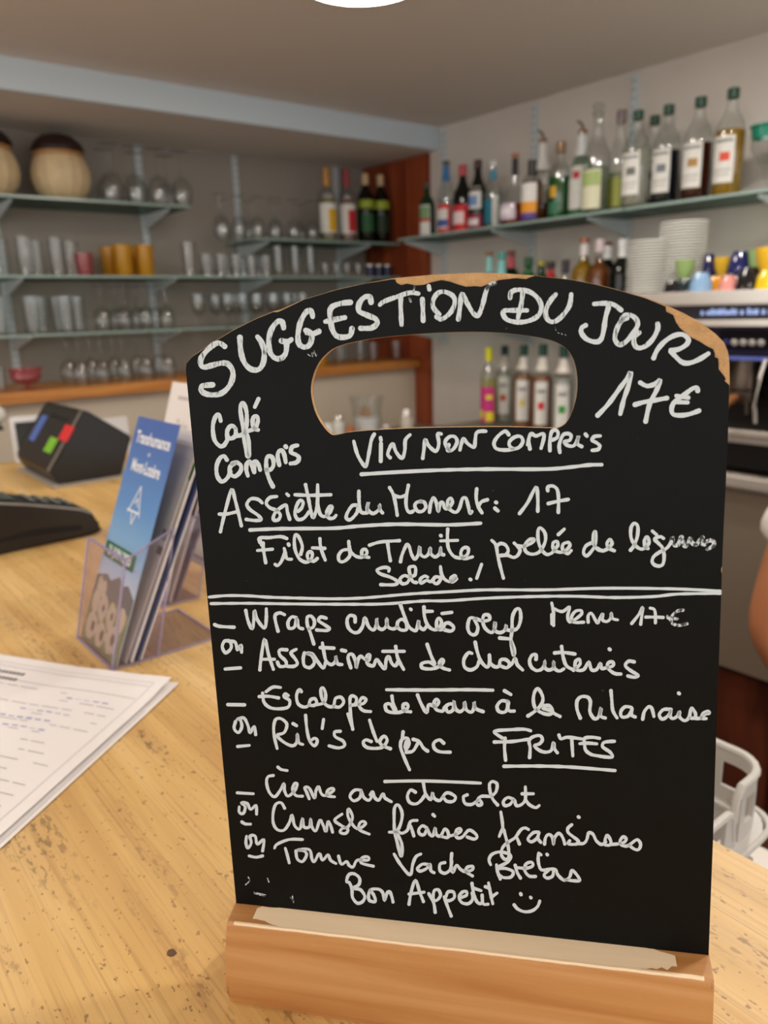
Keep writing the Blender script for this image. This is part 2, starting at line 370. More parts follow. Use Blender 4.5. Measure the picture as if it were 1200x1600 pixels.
# outline of the paint: it has flaked off at the top middle, at the left shoulder and at the right corner
PAINT = [(369, 1411), (290.3, 578), (291.5, 567.5), (300, 558), (330, 537), (365, 516), (400, 498.5), (427, 487.5), (433, 488), (440, 485), (475, 468.2), (525, 453.2), (570, 443.2), (612, 436.5), (617, 436.5), (620, 442), (627, 445.5), (636, 443), (650, 446), (662, 445), (674, 441), (690, 437.5), (703, 440), (716, 444.5), (728, 448), (742, 447), (752, 448), (768, 442), (780, 437.5), (793, 436), (806, 434.5), (822, 436), (829, 433), (836, 431), (893, 437.3), (925, 443.3), (958, 451.3), (1007, 465.5), (1027, 473.5), (1040, 479), (1041, 487), (1052, 492), (1056, 503), (1062, 512), (1071, 520), (1078, 526), (1086, 530), (1094, 534), (1103, 540), (1111, 544), (1114, 545), (1117, 552), (1117, 558), (1122, 560), (1123, 569), (1123, 577), (1131, 587), (1134, 592), (1132, 595), (1139.8, 602), (1137.5, 680), (1134.5, 747), (1131, 818), (1128.3, 884), (1126.6, 890), (1127.9, 897), (1127, 929), (1119, 1150), (1114, 1315), (1110, 1416), (1107.5, 1490)]
def sheet(outline, hole, z0, z1):
    bm = B(); loops = []
    for lp in (outline, hole):
        vs = [bm.verts.new((p[0], p[1], z0)) for p in lp]
        loops.append([bm.edges.new((vs[i], vs[(i + 1) % len(vs)])) for i in range(len(vs))])
    bmesh.ops.triangle_fill(bm, use_beauty=True, use_dissolve=False, edges=loops[0] + loops[1])
    r = bmesh.ops.extrude_face_region(bm, geom=list(bm.faces))
    for v in [g for g in r['geom'] if isinstance(g, bmesh.types.BMVert)]: v.co.z = z1
    return bm
o_loc = [bd(*p) for p in OUT]; h_loc = [bd(*p) for p in HOLE_S]; p_loc = [bd(*p) for p in PAINT]
def down(L_, k=.018):    # carry the foot end of the outline down into the groove
    L_ = list(L_); L_[0] = L_[0] + Vector((0, -k, 0)); L_[-1] = L_[-1] + Vector((0, -k, 0)); return L_
core = mesh_obj('board_panel', sheet(down(o_loc), h_loc, -.0032, -.0003), M_mdf, board); core['label'] = 'raw tan fibreboard core showing at chipped edges'
h_grow = [Vector((p.x + .00035 * math.copysign(1, p.x - 0), p.y, 0)) for p in h_loc]
mesh_obj('black_paint', sheet(down(p_loc), h_loc, -.0003, 0), M_paint, board)
mesh_obj('back_paint', sheet(down([p * .998 for p in o_loc]), h_loc, -.0035, -.0032), M_paint, board)

exec_strokes = []
def ribbon(bm, pts, w, off):
    P = catmull(pts, 5) if len(pts) > 2 else pts
    # drop doubles
    Q = [P[0]]
    for p in P[1:]:
        if math.hypot(p[0] - Q[-1][0], p[1] - Q[-1][1]) > .25: Q.append(p)
    P = Q; n = len(P)
    if n == 1: P = [P[0], (P[0][0] + .3, P[0][1])]; n = 2
    L_, R_ = [], []
    ph = random.random() * 9; dist = 0
    for i in range(n):
        a, b = P[max(i - 1, 0)], P[min(i + 1, n - 1)]
        if i: dist += math.hypot(P[i][0] - P[i - 1][0], P[i][1] - P[i - 1][1])
        d = math.hypot(b[0] - a[0], b[1] - a[1]) or 1; tx, ty = (b[0] - a[0]) / d, (b[1] - a[1]) / d
        h = w / 2 * (1 + .09 * math.sin(dist * .23 + ph) + .05 * math.sin(dist * .9 + ph))
        L_.append((P[i][0] - ty * h, P[i][1] + tx * h)); R_.append((P[i][0] + ty * h, P[i][1] - tx * h))
    V1 = [bm.verts.new(bd(x, y, off)) for x, y in L_]; V2 = [bm.verts.new(bd(x, y, off)) for x, y in R_]
    for i in range(n - 1): bm.faces.new((V1[i], V1[i + 1], V2[i + 1], V2[i]))
    for k, end in ((0, 0), (n - 1, 1)):      # round ends
        c = P[k]; a = math.atan2(L_[k][1] - c[1], L_[k][0] - c[0]); s = 1 if not end else -1; h = math.hypot(L_[k][0] - c[0], L_[k][1] - c[1])
        arc = [bm.verts.new(bd(c[0] + h * math.cos(a + s * math.pi * j / 6), c[1] + h * math.sin(a + s * math.pi * j / 6), off)) for j in range(1, 6)]
        cyc = [V1[k]] + arc + [V2[k]]
        try: bm.faces.new(cyc)
        except ValueError: pass
def write_block(ink, ox, oy, sc, w, txt):
    """each stroke 'x y x y ...' in a block's own frame"""
    bm = B(); k = 0
    for s in txt.strip().split(';'):
        v = [float(a) for a in s.replace(',', ' ').split()]
        if len(v) < 2: continue
        pts = [(ox + v[i] / sc, oy + v[i + 1] / sc) for i in range(0, len(v) - 1, 2)]
        ribbon(bm, pts, w, .00012 + .000006 * (k % 12)); k += 1
    for f_ in bm.faces:
        f_.normal_update()
        if f_.normal.z < 0: f_.normal_flip()
    me = bpy.data.meshes.new('handwriting'); bm.to_mesh(me); bm.free(); me.materials.append(INK[ink])
    o = bpy.data.objects.new('handwriting', me); COL.objects.link(o); o.parent = board
    return o
def W_(label, *blocks):
    for i, b in enumerate(blocks):
        o = write_block(*b); o['label'] = label
W_('large brushed chalk heading reading SUGGESTION DU JOUR',
 ('brushed', 300, 440, 4, 8.4, '205 405 175 385 140 392 95 430 60 475 55 515 75 535 120 525 180 510 225 515 255 560 250 620 215 675 165 705 100 705 62 685 60 655 90 648 130 645; 300 350 305 430 325 500 365 545 415 550 445 510 452 440 435 380 410 345; 573 290 565 255 540 248 505 285 482 350 485 430 515 475 555 480 585 450 592 400 590 375; 560 370 595 378 622 362; 755 220 745 185 715 190 680 250 663 330 670 390 705 410 735 395 750 350 745 320 712 305; 720 320 760 325 792 312; 990 130 940 135 880 155 862 190 868 250 878 300 905 340 950 348 990 335 1000 295; 835 250 880 240 955 225; 1120 130 1110 95 1075 100 1045 140 1045 185 1095 210 1150 235 1155 265 1120 290 1055 292'),
 ('brushed', 540, 420, 4, 7.2, '215 225 240 205 320 175 400 150 455 155; 345 170 345 250 350 350; 480 190 483 250 485 325; 520 108 524 130; 570 300 600 315 650 280 680 225 675 175 625 145 580 150 550 190 548 240 585 285; 705 315 715 240 728 155 760 215 800 280 830 290 855 230 875 150'),
 ('faded', 540, 420, 4, 6.5, '875 150 895 105 935 90'),
 ('brushed', 760, 430, 6, 7.4, '222 215 230 165 270 140 350 140 430 170 495 235 515 310 480 385 390 430 290 440 200 420 160 375 165 335 230 330 380 330; 340 170 325 280 295 400; 650 180 600 240 560 320 560 390 600 435 660 425 730 360 780 280 795 180'),
 ('brushed', 890, 450, 4.8, 7.6, '185 120 260 115 330 125 385 165; 430 225 385 250 350 320 340 385 375 425 425 400 475 340 510 280 500 235 460 205 415 205 385 250; 660 270 660 310 625 380 570 435 515 450 485 420 485 370 520 335'),
 ('solid', 890, 450, 4.8, 7.6, '290 150 270 220 255 320 235 385 195 405 130 385 90 340 90 300 120 280; 630 525 660 460 720 395 790 355 850 350 890 385 875 425 815 460 760 468; 760 475 800 520 850 560 910 560 980 530 1040 492'))
W_('chalk price reading 17 euros under the heading',
 ('solid', 890, 450, 4.8, 7.2, '210 955 290 870 370 760 430 680 458 635 445 720 405 840 380 945; 530 710 580 735 640 720 680 690 650 770 600 870 570 1000; 490 875 560 855 650 840 730 825; 960 770 955 750 920 755 860 800 790 850 765 900 775 945 830 955 900 945 970 920; 800 808 890 822; 785 855 885 858'))
W_('slanted chalk words Café Compris beside the handle hole',
 ('solid', 310, 600, 6, 6.6, '210 345 195 290 165 300 140 370 138 450 155 530 200 580 240 575 275 520; 345 410 310 390 275 430 272 490 310 510 350 480 350 420; 275 520 270 470; 350 485 400 480 430 455 500 430; 430 455 410 350 395 240 405 185 430 190 452 260 455 350 445 440 430 480 440 570 460 670 475 665 475 560 455 470; 505 430 540 400 560 340 545 300 515 320 510 380 530 420 560 430; 530 215 565 140; 268 710 240 675 200 700 172 770 175 850 205 905 240 910 280 870 300 820; 350 740 300 775 300 840 345 865 395 820 400 765 360 735 320 745; 465 860 450 800 455 750 480 725 500 760 525 825; 525 825 525 770 515 735 545 730 570 770 580 805; 700 960 665 890 640 800 640 700 670 675 700 700 705 760 680 800 640 805; 760 760 745 690 750 640 780 620 805 660 820 735; 818 585 824 592; 930 575 880 590 870 640 920 665 945 695 920 735 865 745'))
W_('underlined chalk line VIN NON COMPRIS under the handle hole',
 ('solid', 540, 660, 5.4545, 5.6, '70 160 100 270 145 350 175 370 200 260 220 150 245 100; 302 180 300 330; 298 130 302 152; 380 300 360 270 380 210 405 185 430 250 480 305 505 240 510 150 550 105; 658 305 668 230 680 145 710 200 770 245 795 180 785 100 815 98; 880 190 870 240 915 230 950 170 935 125 890 120 850 160 860 210 890 240; 975 235 985 190 1005 140 1040 180 1095 210 1105 150 1115 90 1150 75 1195 75'),
 ('solid', 740, 660, 5.4545, 5.6, '300 105 270 75 215 110 175 170 190 220 250 235 330 230 390 210 420 160 400 120 350 125 305 165 310 205 340 225; 480 225 470 150 490 95 530 115 590 95 600 120 590 170 575 220; 468 140 462 190; 650 240 650 160 665 80 700 65 720 90 710 130 670 150; 735 255 730 190 760 110 800 95 830 110 820 150 775 165 800 195 850 200 880 160 895 115 885 180 920 205; 953 100 965 115; 1080 115 1030 120 1010 150 1050 175 1075 200 1060 230 1010 238'),
 ('solid', 0, 0, 1, 5.8, '565 741 613 738 687 734.5 760 733 850 733 890 730 920 726.5 940 726'))
W_('underlined chalk line Assiette du Moment: 17',
 ('solid', 330, 750, 5.4545, 5.4, '80 440 100 350 130 230 175 80 205 170 235 290 258 390; 70 290 130 290 220 270; 435 195 400 165 340 160 305 205 330 250 400 300 425 335 380 345 300 335; 560 140 500 150 470 195 500 235 560 260 590 300 570 340 530 335 545 280 600 230 640 215 650 270 670 335; 645 118 660 132; 740 265 770 240 785 190 755 175 725 230 715 290 740 335 790 325 835 270; 805 40 830 160 850 260 870 320 900 240 910 130; 908 40 910 200 930 290 970 310 1010 280 1030 230 1010 225 985 270 1000 320 1040 325 1065 300; 715 125 850 130 1020 125'),
 ('solid', 530, 750, 5.4545, 5.4, '155 215 110 220 65 290 65 330 100 335 150 280 165 220; 168 95 170 180 185 270 240 280; 240 280 240 230 250 190 245 250 290 285 340 250 345 210 347 250 370 280; 430 65 460 120 480 200 495 300; 465 130 520 145 560 130; 590 45 570 160 575 240 600 275 630 265; 700 185 660 190 645 225 670 265 710 265 738 230 725 190 690 180; 770 275 780 200 805 150 830 200 845 270 860 200 885 195 900 240 930 240 965 190 950 155 925 180 935 240 990 275 1025 240 1050 160 1080 155 1100 220 1115 285 1130 268'),
 ('solid', 700, 750, 5.4545, 5.4, '245 75 240 150 255 220 290 280; 265 220 285 185 335 168; 408 190 413 192; 400 240 425 262; 610 285 680 190 750 60 765 150 765 265; 850 90 850 60 890 50 930 80 942 160 940 275; 855 200 940 180 1025 165'),
 ('solid', 0, 0, 1, 5.6, '391 828 440 826 520 825.3 560 822 620 819 700 820 751 817.5'))
W_('chalk line Filet de Truite, poêlée de légumes, Salade !',
 ('solid', 390, 820, 6, 5.2, '95 165 92 122 180 120 290 110 350 128; 95 130 112 190; 128 170 130 230 152 355; 75 240 215 228; 325 220 330 260 300 340 265 380 240 370; 335 260 350 315 395 322; 365 180 370 190; 480 275 495 200 460 110 430 95 420 150 430 240 470 320 530 350 570 330 590 285 575 250 545 270 550 320 600 340 635 315; 660 130 670 220 710 330; 590 215 705 220; 930 230 870 240 835 290 845 340 890 340 940 290 935 230 930 155; 935 200 950 250 1000 295 1060 300 1100 270 1090 230 1055 240 1060 290 1120 305'),
 ('solid', 570, 820, 6, 5.2, '45 190 150 160 325 148; 215 175 225 250 240 335; 335 345 350 280 390 190 415 200 440 280 470 320 500 280 515 205 520 270 560 300 600 270 615 215 620 270 660 300 700 270 710 210 715 270 740 280; 712 100 716 104; 778 40 775 130 785 220 830 290 890 310 940 295 970 260 965 215 920 220 900 270 930 315 1010 300; 710 150 870 145; 225 435 225 405 170 400 115 425 150 460 240 490 305 530 280 560 150 560; 420 490 370 475 330 510 350 550 400 540 430 480; 425 480 470 470 475 400 440 390 415 410 430 480 450 530 485 540; 590 490 560 480 520 510 530 545 580 520 620 532 660 490 700 490; 660 490 640 530 680 550 715 505; 710 390 720 460 750 510 800 530 850 495 840 475 805 500 820 535 860 505; 988 510 994 514; 1050 500 1095 370'),
 ('solid', 750, 810, 6, 5.2, '110 205 150 250 165 340 190 450 220 560; 150 270 190 235 240 250 265 300 240 340 190 350; 190 345 260 345 310 365 350 350 375 300 350 260 320 230; 350 255 400 262 430 255 490 225 505 195 460 200 420 250 430 310 490 335 560 310 610 220 610 140 570 90 545 110 545 200 570 280 620 335 670 325 700 290 730 250 720 215 685 230 690 290 740 315 790 310 840 260 830 225 780 240 775 290 820 330 855 300; 735 150 790 100; 1040 230 990 260 970 320 1000 350 1050 300 1080 240 1085 130 1065 140 1065 240 1100 290 1150 302 1190 290'),
 ('solid', 930, 800, 5.714, 5.4, '20 325 70 345 120 315 150 280 130 245 105 280 120 320 170 345; 315 340 345 300 375 220 380 130 350 100 320 140 320 230 360 300 410 330 450 315 480 270 465 220 440 250 445 310 470 325; 510 170 550 205; 610 235 580 220 530 240 560 275 600 320 615 400 600 470 550 480 510 450 520 400 570 360 640 320 680 265'),
 ('faded', 930, 800, 5.714, 6.4, '680 265 690 225 700 290 740 290 770 215 790 290 815 300 850 230 860 270 900 290 940 240 960 225 950 280 980 290 1000 260 1050 255 1055 300 1000 330'))
W_('double white dividing line across the board',
 ('solid', 0, 0, 1, 4.6, '327 932.8 355 930.5 390 931 420 933 470 934.5 520 935.5 570 934 640 928 700 924.5 760 921.5 850 921.5 940 919 1030 919.5 1080 921 1125 923.5; 330 943 390 942.5 460 943.5 540 944 600 943.5 660 939 700 938.5 760 934.5 840 931.8 900 931.5 960 933.5 1020 932 1060 928 1125 927'))
W_('chalk line Wraps crudités oeuf with or mark below',
 ('solid', 320, 930, 5.4545, 5.2, '85 250 130 265 250 272; 350 130 370 220 405 285 420 200 425 130 450 210 510 280 525 200 525 115; 625 305 605 230 600 170 640 150 680 165; 780 190 740 185 710 230 720 280 765 270 785 200 800 270 835 285; 930 415 900 320 875 250 875 185 910 180 935 220 925 270 885 285; 1035 195 990 185 970 215 1020 250 1060 280 1040 300 955 295; 210 390 170 390 150 440 180 490 225 450 220 400 200 385; 205 390 260 400 280 465 310 425 315 485; 175 628 305 618'),
 ('solid', 520, 930, 6, 5.4, '210 250 205 200 160 190 135 230 145 300 190 345 240 345 280 290 300 210 335 290 380 325 410 280 412 215 420 290 460 320 500 290 505 220 515 290 560 315 600 298 610 250 650 225 690 260 690 320 640 325 600 295; 635 90 670 190 710 290 780 330 805 235 810 290 850 320 880 290; 728 128 734 134; 855 110 860 200 890 280 940 320 990 315 1020 260 1000 215 975 240 980 310 1030 320 1050 270 1090 260 1135 300 1110 335 1050 325; 870 150 935 150; 1025 170 1115 160'),
 ('solid', 700, 930, 6, 5.4, '260 220 205 215 185 300 210 360 260 365 280 300 250 220 320 240 385 230 385 190 340 185 325 240 350 310 410 350 440 300 440 250 435 320 480 350 530 330 545 280 550 320 590 330; 590 330 650 310 680 230 675 140 640 130 605 200 600 320 590 420 600 500 615 565 625 520 590 420; 485 400 590 410'))
W_('chalk words Menu 17 euros at the right of the wraps line',
 ('solid', 850, 930, 5, 4.8, '75 235 75 140 60 60; 60 225 60 150; 85 105 110 120 150 125 200 90 185 160 195 205 225 200 290 150 290 120 245 125 215 170 230 210 310 210; 345 210 345 160 370 140 400 190 420 215 440 170 460 145 455 190 490 205 520 180 525 140 535 180 575 192; 685 220 740 150 770 95 765 150 755 225; 830 100 860 110 870 150 870 215; 795 170 870 170 930 173'),
 ('faded', 850, 930, 5, 5.0, '1085 115 1040 125 995 170 1000 215 1050 235 1115 222; 970 175 1040 185; 965 165 990 190'))
W_('chalk line Assortiment de charcuteries',
 ('solid', 320, 930, 5.4545, 5.2, '470 635 480 540 510 375 545 510 585 630; 480 545 595 545; 700 465 640 465 640 510 690 560 690 600 640 605 620 570; 780 460 735 490 770 540 790 580 760 605 700 605; 850 490 840 540 850 600 900 615 935 570 910 510 870 495 920 500 960 560 1010 620 1030 570; 1003 405 1015 480 1035 560 1080 590 1115 560 1115 515 1130 580 1170 590; 985 445 1100 450'),
 ('solid', 520, 930, 6, 5.4, '85 515 120 522; 170 680 145 600 150 560 185 555 215 620 220 680 235 610 260 570 290 590 335 610 345 560 320 570 325 640 380 660 410 600 450 650 490 690 500 610 525 575 555 640 590 660 612 620; 590 480 610 590 665 695; 470 525 670 525; 950 650 900 625 835 640 840 680 920 690 990 670 1040 620 1020 600 1000 640 1030 680 1095 700; 885 460 920 560 955 640'),
 ('solid', 700, 930, 6, 5.4, '225 545 190 540 150 600 155 670 210 700 270 670 290 620; 255 440 275 530 310 620 370 675 390 620 388 560; 388 560 395 630 440 670 480 660 490 610 530 600 565 620 575 650 550 680 500 665; 570 665 600 640 630 590 650 650 700 700; 825 600 825 560 790 560 765 610 780 670 830 705 880 690 905 650 905 610 910 680 950 700 985 680 990 620 995 680 1040 710 1085 690; 1065 480 1080 580 1110 660 1170 695; 1000 540 1080 535 1190 550'),
 ('solid', 850, 930, 5, 5.2, '230 585 280 540 275 500 245 520 250 580 310 580 350 520 370 580 410 580 440 530 450 570 490 565 540 550 535 520 500 530 500 570 550 610 600 615; 510 420 515 424; 705 520 660 515 635 550 680 590 735 625 710 640 655 630'))
W_('chalk line Escalope de veau à la Milanaise under a short rule',
 ('solid', 340, 1060, 4.615, 5, '75 188 195 190; 455 65 400 62 350 95; 325 105 335 170 380 210 450 218 510 205 520 160 480 130 490 110 510 122; 300 130 370 128 440 140; 605 95 590 80 570 120 580 180 620 205 655 195 670 155 700 145 715 170 700 195 660 190; 700 190 765 175 780 120 765 70 745 80 755 150 790 195 835 200 850 145 890 135 910 170 880 205 840 200; 975 365 960 260 955 150 970 125 1000 140 995 180 960 195; 940 255 975 360; 990 190 1050 180 1070 150 1040 140 1020 190 1050 230 1105 238'),
 ('solid', 580, 1060, 6, 5.4, '145 105 500 108 900 105 1140 110; 215 290 180 240 135 245 145 300 210 320 290 310 345 270 330 235 300 250 310 300 370 312; 195 165 205 230 230 295; 435 155 470 240 520 320 540 245 600 260 635 220 610 195 590 230 610 290 670 305 690 270 730 240 770 240; 700 270 720 315 770 290 775 210 790 280 830 310 870 280 875 220 890 290 940 315 965 270 965 220 980 280 1050 310'),
 ('solid', 760, 1060, 6, 5.4, '195 215 140 210 100 260 120 310 180 310 205 240 200 215; 200 240 210 300 260 305; 170 115 230 150; 390 350 450 310 510 250 530 180 490 100 455 120 440 200 460 280 530 325 600 335 620 300 590 255 540 255; 530 280 600 300 640 330 690 355; 880 370 850 290 850 210 890 170 950 175 975 220 970 310 1010 375 1050 360 1075 275 1070 350 1115 370'),
 ('solid', 920, 1060, 6, 5.2, '207 115 215 200 225 300 265 370; 400 270 340 265 300 310 310 360 370 350 405 290; 405 280 400 340 435 360; 505 380 520 310 560 265 590 280 610 355; 770 290 700 290 660 340 690 380 740 350 770 300 760 350 790 375 830 350 850 310 850 360 900 395 940 360 955 290 970 280 1000 330 990 370 950 370; 990 372 1040 372 1090 335 1130 325 1115 308 1070 330 1055 372 1100 375; 842 137 848 142'))
W_('chalk line Rib s de porc with or mark at the left',
 ('solid', 340, 1060, 4.615, 4.8, '130 310 120 360 150 390 175 350 165 300 140 295 190 285 220 340 235 390 265 345 275 405; 145 490 230 482; 430 505 410 420 405 350 420 295 460 290 500 330 480 390 430 410 480 460 540 485 570 460 575 400 585 460 615 475; 545 325 570 340; 635 265 645 370 665 450 700 485 720 450 700 430 670 450; 765 295 755 360; 885 380 845 385 850 420 905 450 915 485 870 500 805 485'),
 ('solid', 580, 1060, 6, 5.2, '0 590 -50 575 -75 605 -40 645 40 655 110 640 150 580 120 540 80 590 110 630 180 658; -15 390 20 500 55 590; 360 855 310 740 275 640 290 570 340 560 355 610 330 660; 300 500 290 570; 330 590 320 640 335 690; 330 690 390 680 430 620 445 590; 395 570 450 590 490 650 530 680; 680 605 640 575 590 600 590 650 640 685 740 690'))
W_('underlined chalk word FRITES',
 ('solid', 760, 1060, 6, 5.2, '145 555 80 510 90 490 220 480 350 475 415 490; 175 560 170 650 180 765; 75 595 240 590 385 570; 405 740 410 650 400 580 440 545 500 535 525 570 500 610 450 630 500 675 560 690 610 670 630 600 640 660 665 695; 680 530 700 565 760 550 890 565; 800 570 805 650 810 725; 1060 560 990 550 920 560 920 610 930 670 980 710 1050 725 1120 735 1180 735 1160 690 1090 640 1100 600 1150 590 1200 588; 875 610 950 605 1035 612; 165 822 500 820 800 830 1205 862'))
W_('chalk line Crème au chocolat under a short rule',
 ('solid', 350, 1200, 4.8, 4.6, '100 185 220 192; 370 55 330 65 320 110 340 180 380 215 420 170 450 115 455 170 480 210 530 170 550 120 530 115 515 160 540 205 590 210; 640 230 620 180 605 145 640 150 680 225 690 170 710 140 730 190 760 205 820 170 815 150 780 165 775 205 830 215; 1030 165 980 165 945 210 975 245 1020 220 1030 170 1050 220 1090 240 1115 190; 405 -8 430 10 475 18'),
 ('solid', 580, 1200, 6, 4.9, '-10 250 15 220 30 270 70 300 110 240 130 280 190 315; 130 125 500 120 1025 140; 415 225 370 205 340 260 360 320 420 335 470 300 510 240; 490 140 510 240 560 295 575 230 590 280 640 305 670 270 700 235 740 235 790 270 770 310 710 310 675 270; 900 250 865 270 880 330 940 340 990 310 1020 300 1035 340 1000 345 990 310 1030 265 1110 265'),
 ('solid', 750, 1200, 6, 4.9, '90 265 110 260 150 220 160 150 120 125 90 150 95 220 120 290 165 345; 310 290 260 275 220 310 230 350 280 340 320 295 340 350 390 340 425 290 425 175; 425 290 460 340 520 370 555 350; 395 240 500 240'))
W_('chalk line Crumble fraises framboises with or marks at the left',
 ('solid', 350, 1200, 4.8, 4.5, '115 290 115 330 145 340 160 290 130 260 175 265 200 310 240 280 245 345; 135 403 160 418 200 420; 455 300 430 260 390 270 370 330 370 410 400 460 450 465 490 410 510 350 530 430 570 455 590 375 600 440 640 440 650 380 660 440 690 470 720 390 745 430 765 475 780 400 800 430 815 480; 885 345 830 390 880 430 930 460 910 490 870 480 890 450 930 440 965 370 935 305 930 360 970 430 1010 455 1060 420 1050 400 1020 410 1015 460 1090 495'),
 ('solid', 580, 1200, 6, 4.9, '170 600 240 590 280 510 290 420 255 345 220 370 215 470 220 600 245 700 275 820 290 800 285 700 240 600 290 610 340 580 370 500 430 490; 370 540 380 570 400 635; 520 560 480 540 445 580 460 620 500 620 525 570 550 620 580 630 600 560 610 620 650 635 690 570 720 600 720 650 660 640; 720 640 790 620 840 590 830 565 800 580 790 630 820 655 860 640 920 580 990 630 970 665 900 645; 580 435 595 450'),
 ('solid', 750, 1200, 6, 4.9, '195 410 210 510 215 590; 180 640 215 570 240 640 265 740 270 830 235 855 200 810 215 740 270 690 330 650 380 580 420 560 455 575; 345 650 370 710; 550 600 500 605 450 660 480 690 530 660 555 605; 550 610 545 660 570 695; 605 710 615 650 645 620 680 650 690 715 700 650 740 610 775 650 795 710; 860 530 825 560 825 600 870 640 920 680 910 710 830 710 840 680; 910 705 970 705 1000 670 1020 605 1060 620 1090 680 1140 715 1180 690; 922 456 928 460'),
 ('solid', 850, 1240, 6, 4.9, '570 455 575 420 595 390 625 440 620 480 575 480; 620 475 690 470 750 455 770 425 745 402 715 435 720 475 760 490 800 480 870 430 905 470 890 520 850 520 800 485'))
W_('chalk line Tomme Vache Brebis, lowest course of the menu',
 ('solid', 350, 1200, 4.8, 4.5, '170 510 165 560 180 600 205 560 195 510 235 510 250 570 300 535 290 620; 190 658 240 668 290 658; 380 600 400 570 490 535 590 535; 460 600 475 650 490 710; 540 620 550 680 590 700 620 650 600 620 550 615 640 610 660 680 680 700 715 640 740 690 780 650 800 690 840 715; 860 660 880 720 920 700 940 730 970 740 1000 690 1080 690 1080 665 1040 670 1030 710 1120 735'),
 ('solid', 580, 1200, 6, 4.9, '215 805 280 910 365 1000 390 900 420 830 465 805; 540 905 480 900 435 940 460 965 520 940 550 900 560 960 590 980; 690 885 645 900 645 960 690 985 740 950 755 870; 755 800 750 900 765 975 800 910 840 950 890 970 950 950 950 920 900 930 890 970 950 1010'),
 ('solid', 750, 1200, 6, 4.9, '100 905 85 860 110 810 180 785 260 800 290 830 260 880 180 920; 155 905 165 970 190 1040; 170 940 240 940 310 970 290 1020 220 1025 180 1000; 330 910 350 980 380 1030; 335 930 430 938 495 915 480 880 430 900 420 960 460 1010 520 1015; 550 795 545 860 560 930 590 955 700 945 730 1000 790 1050 840 1020 860 960 900 990 935 1050 880 1055 800 1045; 690 950 680 1010 630 1030 600 1000 640 960; 560 800 572 812; 626 806 632 812'))
W_('chalk words Bon Appetit with a smiling face at the foot of the board',
 ('solid', 520, 1340, 6, 4.9, '155 230 130 220 150 160 200 150 250 190 245 250 190 280; 155 230 180 290 185 370 230 425 280 410 300 360 260 300 200 290; 350 300 335 350 345 400 400 410 385 350 355 300 430 295 470 330 485 400 510 330 535 320 555 370 565 415; 715 435 735 320 775 210 815 320 850 410; 715 340 855 322; 960 510 945 420 900 335; 940 380 950 310 990 300 1010 350 980 395 945 400; 1110 545 1070 440 1045 365; 1060 370 1080 320 1130 320 1140 370 1100 400 1065 400'),
 ('solid', 690, 1340, 6, 4.9, '190 370 235 350 230 315 190 325 165 370 190 420 250 430 290 390 285 330; 285 240 300 330 330 410 370 430 385 390; 300 285 370 308; 380 350 390 430 435 435; 440 235 460 340 480 430; 410 270 450 285; 465 370 520 330; 740 335 745 345; 833 368 838 375; 680 440 715 480 780 505 850 495 900 455 920 405'))
W_('faint rubbed out chalk smudges near the lower left corner',
 ('faded', 350, 1380, 5, 1.6, '235 70 270 78 325 90; 240 80 320 100; 535 100 545 150; 520 110 535 130; 170 10 200 -20 190 -50; 340 -40 352 -10'),
 ('faded', 540, 420, 4, 3, '430 108 425 145; 400 185 408 205'),
 ('faded', 300, 440, 4, 1.2, '725 455 740 465; 750 445 755 470 765 430 775 465 785 455'),
 ('faded', 760, 430, 6, 1.2, '645 485 650 515; 670 540 682 545; 705 548 712 556; 735 556 745 562'))

# ---- the foot: grooved beech block, varnish worn off its top
fu, fn = u0, -n0        # along the board, towards the reader
mid = Vector((P0.x, P0.y, CT))
Mf = Matrix((fu, -fn, Vector((0, 0, 1)))).transposed().to_4x4(); Mf.translation = mid
bpy.context.view_layer.update()
inv = board.matrix_world.inverted()
PR = [(-.0165, 0), (-.0175, .004), (-.0172, .010), (-.0158, .020), (-.0140, .030), (-.0128, .035), (-.0118, .0395), (-.0114, .0425), (-.0106, .0434), (.0, .0441), (.006, .0444), (.012, .0438), (.015, .041), (.020, .028), (.026, .010), (.027, .004), (.026, 0)]
HL = .1058
bm = prism(B(), PR, 'X', -HL, HL)
bmesh.ops.bevel(bm, geom=[e for e in bm.edges if abs(e.verts[0].co.x - e.verts[1].co.x) < 1e-6], offset=.0012, segments=2, affect='EDGES')
for v in bm.verts: v.co.z += v.co.x * .0323 * max(0, v.co.z) / .044
foot = mesh_obj('foot', bm, M_foot_w, board, True); foot['label'] = 'grooved orange beech foot with worn pale top'
foot.matrix_parent_inverse = inv; foot.matrix_basis = Mf
def worn():
    m, t, b = new_mat('worn_and_highlight_beech'); N, L = t.nodes, t.links; b.inputs['Roughness'].default_value = .75
    src = M_foot_w.node_tree
    tc = N.new('ShaderNodeTexCoord'); mp = N.new('ShaderNodeMapping'); mp.inputs['Scale'].default_value = (8, 260, 260); L.new(tc.outputs['Object'], mp.inputs['Vector'])
    n = N.new('ShaderNodeTexNoise'); n.inputs['Scale'].default_value = 1; n.inputs['Detail'].default_value = 4; L.new(mp.outputs[0], n.inputs['Vector'])
    cr = N.new('ShaderNodeValToRGB'); cr.color_ramp.elements[0].color = lin((240, 212, 176)); cr.color_ramp.elements[1].color = lin((252, 232, 200)); L.new(n.outputs['Fac'], cr.inputs[0])
    L.new(cr.outputs[0], b.inputs['Base Color']); return m
